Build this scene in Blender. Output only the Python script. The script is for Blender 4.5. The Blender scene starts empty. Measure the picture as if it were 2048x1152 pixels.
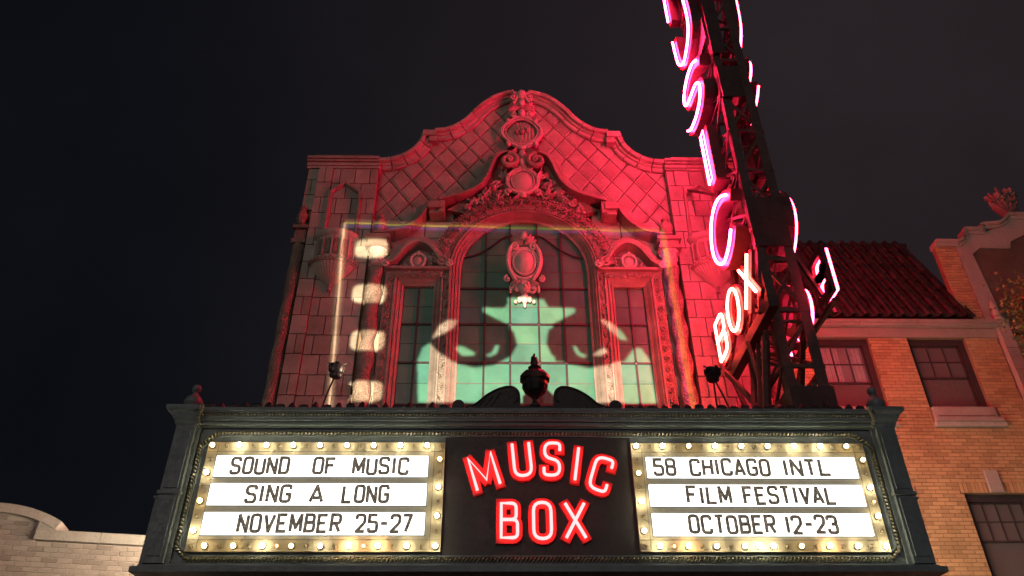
import bpy, bmesh, math, random
import numpy as np
from mathutils import Vector, Matrix

random.seed(7)
R = math.radians
PI = math.pi
scene = bpy.context.scene
COL = scene.collection

# ------------------------------------------------------------------ camera
cam_data = bpy.data.cameras.new('camera')
cam = bpy.data.objects.new('camera', cam_data)
COL.objects.link(cam)
cam_data.sensor_width = 36.0
cam_data.lens = 1550.0 / 2048.0 * 36.0
cam_data.clip_start = 0.05
cam_data.clip_end = 3000.0
cam.matrix_world = (Matrix.Translation((-0.4976, 0.0, 1.6)) @ Matrix.Rotation(R(-0.9769), 4, 'Z')
                    @ Matrix.Rotation(R(90 + 34.2104), 4, 'X') @ Matrix.Rotation(R(-0.2512), 4, 'Z'))
scene.camera = cam

# ------------------------------------------------------------------ render settings
scene.render.engine = 'CYCLES'
cy = scene.cycles
cy.use_denoising = True
try:
    cy.denoiser = 'OPENIMAGEDENOISE'
except Exception:
    pass
cy.use_light_tree = True
cy.max_bounces = 5
cy.diffuse_bounces = 3
cy.glossy_bounces = 3
cy.transmission_bounces = 3
cy.sample_clamp_indirect = 4.0
cy.caustics_reflective = False
cy.caustics_refractive = False
scene.view_settings.view_transform = 'Standard'
scene.view_settings.look = 'None'
scene.view_settings.exposure = 0.0
scene.view_settings.gamma = 1.0
scene.view_settings.use_curve_mapping = False

# ------------------------------------------------------------------ world: city night sky
world = bpy.data.worlds.new('World')
scene.world = world
world.use_nodes = True
wn, wl = world.node_tree.nodes, world.node_tree.links
wn.clear()
wo = wn.new('ShaderNodeOutputWorld')
bg = wn.new('ShaderNodeBackground')
tc = wn.new('ShaderNodeTexCoord')
sx = wn.new('ShaderNodeSeparateXYZ')
wl.new(tc.outputs['Generated'], sx.inputs[0])
mr = wn.new('ShaderNodeMapRange')
mr.interpolation_type = 'SMOOTHSTEP'
mr.inputs['From Min'].default_value = -0.55
mr.inputs['From Max'].default_value = 0.45
wl.new(sx.outputs['X'], mr.inputs['Value'])
mx = wn.new('ShaderNodeMix'); mx.data_type = 'RGBA'
wl.new(mr.outputs[0], mx.inputs[0])
mx.inputs[6].default_value = (0.0036, 0.0044, 0.0064, 1)
mx.inputs[7].default_value = (0.0195, 0.0140, 0.0165, 1)
cn = wn.new('ShaderNodeTexNoise'); cn.inputs['Scale'].default_value = 2.2; cn.inputs['Detail'].default_value = 7; cn.inputs['Roughness'].default_value = .6
wl.new(tc.outputs['Generated'], cn.inputs['Vector'])
cm = wn.new('ShaderNodeMapRange'); cm.inputs['From Min'].default_value = .3; cm.inputs['From Max'].default_value = .7
cm.inputs['To Min'].default_value = .78; cm.inputs['To Max'].default_value = 1.22
wl.new(cn.outputs['Fac'], cm.inputs['Value'])
vm = wn.new('ShaderNodeVectorMath'); vm.operation = 'SCALE'
wl.new(mx.outputs[2], vm.inputs[0]); wl.new(cm.outputs[0], vm.inputs['Scale'])
wl.new(vm.outputs[0], bg.inputs['Color'])
bg.inputs['Strength'].default_value = 1.0
wl.new(bg.outputs[0], wo.inputs[0])

# ------------------------------------------------------------------ the glow of the street behind the camera (soft, low)
sun_d = bpy.data.lights.new('street_glow_sun', 'SUN')
sun_d.energy = 0.38
sun_d.angle = R(35)
sun_d.color = (1.0, 0.86, 0.76)
sun = bpy.data.objects.new('street_glow_sun', sun_d)
COL.objects.link(sun)
sun.rotation_euler = Vector((0.30, 1.0, -0.22)).to_track_quat('-Z', 'Y').to_euler()
NEON = 265.0
BULB = 82.0
BOARD_LIGHT = 3.2

# ------------------------------------------------------------------ projector: a slide thrown on the facade from across the street
PJ = Vector((-0.75, -1.4, 2.2))
PJ_AIM = Vector((-0.3, 14.0, 10.6))
PJ_POWER = 42000.0
HALF = math.tan(R(25))


def smooth_poly(X, Z, pts):
    inside = np.zeros(X.shape, bool)
    n = len(pts)
    for i in range(n):
        x1, z1 = pts[i]; x2, z2 = pts[(i + 1) % n]
        if z1 == z2:
            continue
        c = ((z1 > Z) != (z2 > Z)) & (X < (x2 - x1) * (Z - z1) / (z2 - z1) + x1)
        inside ^= c
    return inside.astype(np.float32)


def blur(a, k):
    for _ in range(2):
        for ax in (0, 1):
            s = np.zeros_like(a)
            for d in range(-k, k + 1):
                s += np.roll(a, d, ax)
            a = s / (2 * k + 1)
    return a


def make_slide():
    W, H = 1400, 1400
    q = (PJ_AIM - PJ).to_track_quat('-Z', 'Y')
    M = np.array(q.to_matrix())
    uu = (np.arange(W) + .5) / W * 2 - 1
    vv = (np.arange(H) + .5) / H * 2 - 1
    U, V = np.meshgrid(uu * HALF, vv * HALF)
    D = np.stack([U, V, -np.ones_like(U)], -1) @ M.T
    t = (14.0 - PJ.y) / D[..., 1]
    X = PJ.x + t * D[..., 0]; Z = PJ.z + t * D[..., 2]

    def ell(cx, cz, rx, rz):
        return ((((X - cx) / rx) ** 2 + ((Z - cz) / rz) ** 2) < 1).astype(np.float32)
    warm = np.array([1.0, 0.86, 0.55]); white = np.array([1.0, 0.93, 0.66])
    out = np.zeros(X.shape + (3,), np.float32)
    # sprocket holes down the left side
    m = np.zeros_like(X)
    for cx, cz, rx, rz in ((-3.41, 12.15, .365, .25), (-3.345, 10.93, .36, .235), (-3.265, 9.76, .345, .235), (-3.195, 8.59, .335, .225)):
        m = np.maximum(m, ((np.abs((X - cx) / rx) ** 4.2 + np.abs((Z - cz) / rz) ** 4.2) < 1).astype(np.float32))
    m = blur(m, 2)
    out += m[..., None] * warm * 1.15
    # the picture
    body = smooth_poly(X, Z, [(-2.13, 8.36), (-2.17, 8.9), (-2.2, 9.3), (-2.12, 9.6), (-1.98, 9.72), (-1.75, 9.6), (-1.2, 9.2), (-.5, 9.3),
                              (-.3, 10.15), (-.88, 10.50), (-.88, 10.60), (-.42, 10.60), (-.34, 10.72), (-.36, 10.86), (0.42, 10.82), (.52, 10.62),
                              (1.08, 10.60), (1.10, 10.50), (.6, 10.2), (.62, 9.3), (1.4, 9.2), (2.05, 9.3), (2.28, 9.62), (2.42, 9.62), (2.56, 9.35), (2.62, 8.36)])
    eyeL = smooth_poly(X, Z, [(-1.98, 9.72), (-1.6, 10.25), (-1.1, 10.4), (-.5, 10.28), (-.22, 10.0), (-.15, 9.68), (-.3, 9.4), (-.65, 9.2), (-1.05, 9.14), (-1.5, 9.28), (-1.8, 9.5)])
    eyeR = smooth_poly(X, Z, [(.45, 9.72), (.5, 10.05), (.8, 10.25), (1.25, 10.38), (1.75, 10.3), (2.15, 9.95), (2.3, 9.68), (2.1, 9.42), (1.75, 9.2), (1.3, 9.14), (.85, 9.25), (.55, 9.45)])
    eyes = np.clip(eyeL + eyeR, 0, 1)
    pic = np.clip(body - eyes, 0, 1)
    glint = smooth_poly(X, Z, [(-1.93, 9.82), (-1.80, 10.12), (-1.6, 10.27), (-1.42, 10.27), (-1.5, 10.08), (-1.72, 9.92)])
    glint += smooth_poly(X, Z, [(1.62, 10.30), (1.85, 10.22), (2.05, 10.02), (2.16, 9.80), (2.0, 9.84), (1.82, 10.02)])
    glint += smooth_poly(X, Z, [(-1.42, 9.58), (-1.36, 9.66), (-1.24, 9.62), (-1.02, 9.48), (-1.06, 9.43), (-1.30, 9.43)])
    glint += smooth_poly(X, Z, [(-.80, 9.44), (-.68, 9.50), (-.60, 9.68), (-.53, 9.66), (-.58, 9.48), (-.72, 9.40)])
    glint += smooth_poly(X, Z, [(1.00, 9.66), (1.06, 9.66), (1.14, 9.50), (1.28, 9.44), (1.22, 9.39), (1.08, 9.46)])
    glint += smooth_poly(X, Z, [(1.40, 9.44), (1.55, 9.56), (1.68, 9.60), (1.70, 9.50), (1.58, 9.42)])
    pic = blur(np.clip(pic + glint, 0, 1), 2)
    out += pic[..., None] * white * 1.12
    # thin coloured frame lines with a prism fringe
    def line(a, bb, w, c):
        ax, az = a; bx, bz = bb
        L = math.hypot(bx - ax, bz - az); tx, tz = (bx - ax) / L, (bz - az) / L
        s = (X - ax) * tx + (Z - az) * tz; n = (X - ax) * -tz + (Z - az) * tx
        on = np.clip((s + .02) / .06, 0, 1) * np.clip((L - s + .02) / .06, 0, 1)
        for off, ww, cc in c:
            g = np.exp(-((n - off) / (w * ww)) ** 2) * on
            out[...] += g[..., None] * np.array(cc)
    line((-4.12, 12.885), (3.24, 12.70), .026, [(0.0, 1.0, (.50, .45, .08)), (.075, 1.5, (.16, .07, .05)), (-.085, 1.6, (.08, .05, .20))])
    line((-4.10, 12.88), (-3.86, 8.2), .026, [(0.0, 1.0, (.85, .60, .36)), (.055, 1.2, (.10, .10, .05)), (-.055, 1.4, (.05, .08, .04))])
    line((3.18, 12.70), (3.30, 8.2), .028, [(0.0, 1.0, (.36, .26, .04)), (.06, 1.3, (.06, .22, .03)), (-.06, 1.3, (.07, .03, .18))])
    # a faint veil of light inside the frame
    veil = blur(smooth_poly(X, Z, [(-4.2, 12.87), (3.2, 12.69), (3.36, 8.2), (-3.92, 8.2)]), 6)
    out += veil[..., None] * np.array([.030, .018, .018])
    out[Z < 7.9] = 0
    mask = smooth_poly(X, Z, [(.02, 7.5), (.10, 8.0), (-.04, 8.2), (-.06, 8.50), (.10, 8.66), (.15, 8.74), (.20, 8.98), (.34, 8.98), (.39, 8.74), (.44, 8.66), (.60, 8.50), (.58, 8.2), (.44, 8.0), (.52, 7.5)])
    out *= (1 - blur(mask, 1))[..., None]      # the slide is masked where the urn stands in the beam
    img = bpy.data.images.new('slide', W, H, float_buffer=True)
    img.colorspace_settings.name = 'Non-Color'
    px = np.ones((H, W, 4), np.float32); px[..., :3] = out
    img.pixels.foreach_set(px.ravel())
    img.pack()
    return img


pj_d = bpy.data.lights.new('projector_light', 'SPOT')
pj_d.energy = PJ_POWER
pj_d.spot_size = R(48)
pj_d.spot_blend = 0.05
pj_d.shadow_soft_size = 0.012
pj_d.use_nodes = True
pn, pl = pj_d.node_tree.nodes, pj_d.node_tree.links
pn.clear()
po = pn.new('ShaderNodeOutputLight'); pe = pn.new('ShaderNodeEmission')
pt = pn.new('ShaderNodeTexCoord'); ps = pn.new('ShaderNodeSeparateXYZ')
pl.new(pt.outputs['Normal'], ps.inputs[0])
pc = pn.new('ShaderNodeCombineXYZ')
neg = pn.new('ShaderNodeMath'); neg.operation = 'MULTIPLY'; neg.inputs[1].default_value = -1.0
pl.new(ps.outputs['Z'], neg.inputs[0])
for k, ax in enumerate('XY'):
    d = pn.new('ShaderNodeMath'); d.operation = 'DIVIDE'
    pl.new(ps.outputs[ax], d.inputs[0]); pl.new(neg.outputs[0], d.inputs[1])
    e = pn.new('ShaderNodeMath'); e.operation = 'MULTIPLY_ADD'
    pl.new(d.outputs[0], e.inputs[0]); e.inputs[1].default_value = 0.5 / HALF; e.inputs[2].default_value = 0.5
    pl.new(e.outputs[0], pc.inputs[k])
pi_ = pn.new('ShaderNodeTexImage'); pi_.image = make_slide(); pi_.extension = 'CLIP'; pi_.interpolation = 'Linear'
pl.new(pc.outputs[0], pi_.inputs['Vector'])
pl.new(pi_.outputs['Color'], pe.inputs['Color'])
pl.new(pe.outputs[0], po.inputs[0])
pj = bpy.data.objects.new('projector_light', pj_d)
COL.objects.link(pj)
pj.location = PJ
pj.rotation_euler = (PJ_AIM - PJ).to_track_quat('-Z', 'Y').to_euler()

# ================================================================== materials
def newmat(name):
    m = bpy.data.materials.new(name); m.use_nodes = True
    nt = m.node_tree
    b = nt.nodes['Principled BSDF']
    return m, nt, b


def noise(nt, scale, detail=4, rough=.6, coord='Object', dist=0.0):
    n = nt.nodes.new('ShaderNodeTexNoise')
    n.inputs['Scale'].default_value = scale; n.inputs['Detail'].default_value = detail
    n.inputs['Roughness'].default_value = rough; n.inputs['Distortion'].default_value = dist
    if coord == 'World':
        g = nt.nodes.new('ShaderNodeNewGeometry'); nt.links.new(g.outputs['Position'], n.inputs['Vector'])
    else:
        t = nt.nodes.new('ShaderNodeTexCoord'); nt.links.new(t.outputs[coord], n.inputs['Vector'])
    return n


def ramp(nt, src, stops):
    r = nt.nodes.new('ShaderNodeValToRGB')
    nt.links.new(src, r.inputs[0])
    el = r.color_ramp.elements
    while len(el) > 1:
        el.remove(el[-1])
    el[0].position = stops[0][0]; el[0].color = (*stops[0][1], 1)
    for p, c in stops[1:]:
        e = el.new(p); e.color = (*c, 1)
    return r


def mixc(nt, fac, a, b, mode='MIX'):
    m = nt.nodes.new('ShaderNodeMix'); m.data_type = 'RGBA'; m.blend_type = mode
    for i, v in ((0, fac), (6, a), (7, b)):
        if hasattr(v, 'is_linked') or hasattr(v, 'links'):
            nt.links.new(v, m.inputs[i])
        elif i == 0:
            m.inputs[0].default_value = v
        else:
            m.inputs[i].default_value = (*v, 1)
    return m.outputs[2]


def bump(nt, b, src, strength, dist):
    bm_ = nt.nodes.new('ShaderNodeBump')
    bm_.inputs['Strength'].default_value = strength; bm_.inputs['Distance'].default_value = dist
    nt.links.new(src, bm_.inputs['Height'])
    nt.links.new(bm_.outputs[0], b.inputs['Normal'])
    return bm_


def stone_mat(name, c1, c2, c3, piece=.25, bumps=.5, bdist=.012, rough=.55, fine=38, blotch=2.2):
    m, nt, b = newmat(name)
    n1 = noise(nt, blotch, 6, .65, 'World')
    n2 = noise(nt, fine, 5, .7, 'World')
    r1 = ramp(nt, n1.outputs['Fac'], [(.32, c1), (.52, c2), (.72, c3)])
    oi = nt.nodes.new('ShaderNodeObjectInfo')
    gi = nt.nodes.new('ShaderNodeNewGeometry')
    ad = nt.nodes.new('ShaderNodeMath'); ad.operation = 'ADD'
    nt.links.new(oi.outputs['Random'], ad.inputs[0]); nt.links.new(gi.outputs['Random Per Island'], ad.inputs[1])
    fr = nt.nodes.new('ShaderNodeMath'); fr.operation = 'FRACT'; nt.links.new(ad.outputs[0], fr.inputs[0])
    g = 1 - piece
    r2 = ramp(nt, fr.outputs[0], [(0, (g, g * .98, g * .96)), (.5, (1, 1, 1)), (1, (1 + piece * .5, 1 + piece * .45, 1 + piece * .4))])
    c = mixc(nt, 1.0, r1.outputs[0], r2.outputs[0], 'MULTIPLY')
    r3 = ramp(nt, n2.outputs['Fac'], [(.30, (.62, .60, .58)), (.48, (1, 1, 1)), (.7, (1.08, 1.08, 1.08))])
    c = mixc(nt, .8, c, r3.outputs[0], 'MULTIPLY')
    nt.links.new(c, b.inputs['Base Color'])
    b.inputs['Roughness'].default_value = rough
    b.inputs['Specular IOR Level'].default_value = .35
    bump(nt, b, n2.outputs['Fac'], bumps, bdist)
    return m


M = {}
M['terracotta'] = stone_mat('terracotta', (.27, .225, .195), (.36, .31, .275), (.43, .375, .33), .22, .45, .010)
M['terracotta_tile'] = stone_mat('terracotta_tile', (.24, .20, .175), (.33, .285, .25), (.40, .35, .31), .22, .5, .010, fine=26)
M['terracotta_smooth'] = stone_mat('terracotta_smooth', (.36, .31, .275), (.43, .37, .33), (.48, .42, .38), .10, .3, .006)
M['moulding'] = stone_mat('moulding', (.20, .15, .13), (.28, .22, .19), (.36, .30, .26), .15, .5, .012, fine=30)


def carved_mat(name, c1, c2, c3, scale=9.0, dist=.06):
    m, nt, b = newmat(name)
    g = nt.nodes.new('ShaderNodeNewGeometry')
    warp = noise(nt, 4.5, 3, .6, 'World')
    ws = nt.nodes.new('ShaderNodeVectorMath'); ws.operation = 'SCALE'; ws.inputs['Scale'].default_value = .22
    nt.links.new(warp.outputs['Color'], ws.inputs[0])
    wa = nt.nodes.new('ShaderNodeVectorMath'); wa.operation = 'ADD'
    nt.links.new(g.outputs['Position'], wa.inputs[0]); nt.links.new(ws.outputs[0], wa.inputs[1])
    v = nt.nodes.new('ShaderNodeTexVoronoi'); v.feature = 'SMOOTH_F1'; v.inputs['Scale'].default_value = scale
    v.inputs['Smoothness'].default_value = .35
    nt.links.new(wa.outputs[0], v.inputs['Vector'])
    wv = nt.nodes.new('ShaderNodeMath'); wv.operation = 'SINE'
    ml = nt.nodes.new('ShaderNodeMath'); ml.operation = 'MULTIPLY'; ml.inputs[1].default_value = 17
    nt.links.new(v.outputs['Distance'], ml.inputs[0]); nt.links.new(ml.outputs[0], wv.inputs[0])
    n2 = noise(nt, 42, 4, .7, 'World')
    ad = nt.nodes.new('ShaderNodeMath'); ad.operation = 'MULTIPLY_ADD'; ad.inputs[1].default_value = .5
    nt.links.new(n2.outputs['Fac'], ad.inputs[0]); 
    hs = nt.nodes.new('ShaderNodeMath'); hs.operation = 'MULTIPLY'; hs.inputs[1].default_value = .5
    nt.links.new(wv.outputs[0], hs.inputs[0]); nt.links.new(hs.outputs[0], ad.inputs[2])
    n1 = noise(nt, 3, 5, .6, 'World')
    r = ramp(nt, n1.outputs['Fac'], [(.3, c1), (.5, c2), (.72, c3)])
    nt.links.new(r.outputs[0], b.inputs['Base Color'])
    b.inputs['Roughness'].default_value = .6
    bump(nt, b, ad.outputs[0], .8, dist)
    return m


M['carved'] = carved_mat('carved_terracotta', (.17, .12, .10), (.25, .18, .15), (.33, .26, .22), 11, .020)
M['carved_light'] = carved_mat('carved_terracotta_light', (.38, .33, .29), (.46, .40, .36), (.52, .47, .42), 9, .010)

m, nt, b = newmat('stained_glass')
n1 = noise(nt, 2.2, 4, .6, 'World')
oi = nt.nodes.new('ShaderNodeObjectInfo')
r2 = ramp(nt, oi.outputs['Random'], [(0, (.055, .155, .125)), (.35, (.06, .175, .135)), (.7, (.075, .195, .13)), (1, (.055, .165, .145))])
r1 = ramp(nt, n1.outputs['Fac'], [(.3, (.75, .75, .75)), (.6, (1.05, 1.05, 1.0))])
nt.links.new(mixc(nt, 1.0, r2.outputs[0], r1.outputs[0], 'MULTIPLY'), b.inputs['Base Color'])
b.inputs['Roughness'].default_value = .28
b.inputs['Specular IOR Level'].default_value = .45
n3 = noise(nt, 7, 2, .5, 'World'); bump(nt, b, n3.outputs['Fac'], .12, .02)
M['glass'] = m

m, nt, b = newmat('window_glass')
b.inputs['Base Color'].default_value = (.13, .12, .115, 1); b.inputs['Roughness'].default_value = .15
n3 = noise(nt, 3, 2, .5, 'World'); bump(nt, b, n3.outputs['Fac'], .08, .02)
M['dark_glass'] = m


def paint_mat(name, c, rough=.45, var=.25, metallic=0.0, fine=20):
    m, nt, b = newmat(name)
    n1 = noise(nt, 3.0, 6, .65, 'World')
    lo = tuple(v * (1 - var) for v in c); hi = tuple(v * (1 + var) for v in c)
    n0 = noise(nt, 13.0, 8, .75, 'World')
    mixn = nt.nodes.new('ShaderNodeMath'); mixn.operation = 'MULTIPLY_ADD'; mixn.inputs[1].default_value = .5
    hlf = nt.nodes.new('ShaderNodeMath'); hlf.operation = 'MULTIPLY'; hlf.inputs[1].default_value = .5
    nt.links.new(n1.outputs['Fac'], hlf.inputs[0]); nt.links.new(n0.outputs['Fac'], mixn.inputs[0]); nt.links.new(hlf.outputs[0], mixn.inputs[2])
    r = ramp(nt, mixn.outputs[0], [(.38, lo), (.60, hi)])
    nt.links.new(r.outputs[0], b.inputs['Base Color'])
    n2 = noise(nt, fine, 4, .65, 'World')
    rr = ramp(nt, n2.outputs['Fac'], [(.35, (rough * .8,) * 3), (.65, (min(1, rough * 1.3),) * 3)])
    nt.links.new(rr.outputs[0], b.inputs['Roughness'])
    b.inputs['Metallic'].default_value = metallic
    bump(nt, b, n2.outputs['Fac'], .15, .004)
    return m


M['marquee_paint'] = paint_mat('marquee_paint', (.14, .178, .20), .5)
M['marquee_dark'] = paint_mat('marquee_dark', (.035, .033, .038), .5)
M['rope'] = paint_mat('rope_paint', (.20, .20, .15), .35, .35)
M['bronze'] = paint_mat('dark_bronze', (.018, .016, .017), .5, .3)
M['bronze'].node_tree.nodes['Principled BSDF'].inputs['Specular IOR Level'].default_value = .5
M['board'] = paint_mat('board_paint', (.50, .455, .33), .6, .10)
M['steel'] = paint_mat('rusty_steel', (.075, .045, .045), .6, .4)
M['sign_metal'] = paint_mat('sign_sheet_metal', (.06, .03, .035), .45, .3)
M['mullion'] = paint_mat('mullion_iron', (.028, .014, .018), .5, .3)
M['frame_dark'] = paint_mat('dark_window_frame', (.045, .030, .030), .5, .2)
M['sash'] = paint_mat('sash_paint', (.10, .075, .07), .5, .2)
M['red_paint'] = paint_mat('red_enamel', (.75, .04, .045), .4, .1)
M['blind'] = paint_mat('window_blind', (.12, .095, .09), .8, .1)
M['curtain'] = paint_mat('curtain_cloth', (.42, .34, .32), .9, .15)
M['stucco'] = stone_mat('stucco_pink', (.34, .27, .23), (.40, .33, .28), (.45, .37, .32), .05, .5, .008)
M['stucco_dark'] = stone_mat('stucco_brown', (.10, .065, .05), (.13, .085, .065), (.17, .12, .095), .05, .6, .012)
M['coping'] = stone_mat('limestone_coping', (.38, .33, .28), (.46, .41, .35), (.52, .47, .41), .12, .5, .010)
M['brick_buff'] = stone_mat('buff_brick', (.45, .275, .135), (.55, .345, .17), (.62, .41, .205), .22, .5, .006, .75, 60, 1.2)
M['mortar_buff'] = stone_mat('buff_mortar', (.22, .13, .08), (.27, .165, .10), (.31, .19, .12), .02, .5, .006, .9, 60)
M['brick_pink'] = stone_mat('pink_brick', (.31, .24, .20), (.385, .305, .26), (.43, .35, .30), .26, .5, .006, .8, 60, .9)
M['mortar_pink'] = stone_mat('pale_mortar', (.46, .39, .33), (.52, .44, .38), (.56, .48, .42), .02, .5, .006, .9, 60)
M['roof_tile'] = stone_mat('clay_roof_tile', (.020, .018, .017), (.032, .027, .024), (.062, .048, .042), .45, .5, .008, .36, 24, 5)
M['roof_under'] = paint_mat('roof_underlay', (.03, .022, .02), .9)
M['asphalt'] = stone_mat('asphalt', (.035, .035, .036), (.05, .05, .05), (.065, .064, .062), .0, .8, .006, .85, 90, .5)
M['concrete'] = stone_mat('sidewalk_concrete', (.24, .23, .215), (.30, .29, .27), (.35, .34, .32), .08, .5, .005, .85, 50, .8)
M['bark'] = stone_mat('bark', (.06, .045, .03), (.09, .065, .045), (.13, .10, .07), .0, .9, .02, .9, 25)
m, nt, b = newmat('leaf')
oi = nt.nodes.new('ShaderNodeNewGeometry')
r = ramp(nt, oi.outputs['Random Per Island'], [(0, (.09, .09, .025)), (.5, (.15, .14, .035)), (1, (.22, .17, .045))])
nt.links.new(r.outputs[0], b.inputs['Base Color']); b.inputs['Roughness'].default_value = .55
M['leaf'] = m


def emis(name, col, st):
    m, nt, b = newmat(name)
    nt.nodes.remove(b)
    e = nt.nodes.new('ShaderNodeEmission'); e.inputs[0].default_value = (*col, 1); e.inputs[1].default_value = st
    nt.links.new(e.outputs[0], nt.nodes['Material Output'].inputs[0])
    return m


M['neon'] = emis('neon_red', (1.0, .018, .080), NEON)
M['neon_box'] = emis('neon_orange_red', (1.0, .042, .030), NEON * .5)
M['neon_right'] = emis('neon_red_dimmed', (1.0, .022, .070), NEON * .34)  # right-face tubes dimmed to lessen red spill on the brick building
M['neon_sign'] = emis('neon_red_marquee', (1.0, .092, .092), 9.5)
M['bulb'] = emis('bulb_warm', (1.0, .82, .50), BULB)
M['bulb_dim'] = emis('bulb_yellowed', (1.0, .70, .30), BULB * .45)
M['bulb_orange'] = emis('bulb_dim_orange', (1.0, .42, .16), 9.0)
M['bulb_big'] = emis('bulb_hot', (1.0, .62, .30), BULB * 1.5)
M['bulb_off'] = paint_mat('unlit_bulb_glass', (.42, .34, .18), .15, .1)
# white reader board: translucent white acrylic with tubes behind; its white drifts a little at random
m, nt, b = newmat('lit_acrylic')
n1 = noise(nt, 1.1, 2, .5, 'World')
r = ramp(nt, n1.outputs['Fac'], [(.3, (1.0, .955, .86)), (.7, (1.0, .985, .94))])
nt.nodes.remove(b)
e = nt.nodes.new('ShaderNodeEmission'); nt.links.new(r.outputs[0], e.inputs[0]); e.inputs[1].default_value = BOARD_LIGHT
nt.links.new(e.outputs[0], nt.nodes['Material Output'].inputs[0])
M['acrylic'] = m
M['acrylic_side'] = emis('lit_acrylic_side', (1.0, .84, .62), 26.0)
# black plastic letters, worn; board light through the specks is painted as emission
m, nt, b = newmat('worn_glowing_letter')
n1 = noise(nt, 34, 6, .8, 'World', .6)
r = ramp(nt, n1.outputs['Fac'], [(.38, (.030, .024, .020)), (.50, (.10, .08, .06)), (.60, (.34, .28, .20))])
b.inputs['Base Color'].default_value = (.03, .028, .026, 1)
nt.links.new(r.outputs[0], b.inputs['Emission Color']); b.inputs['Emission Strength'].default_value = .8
M['letter'] = m

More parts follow.
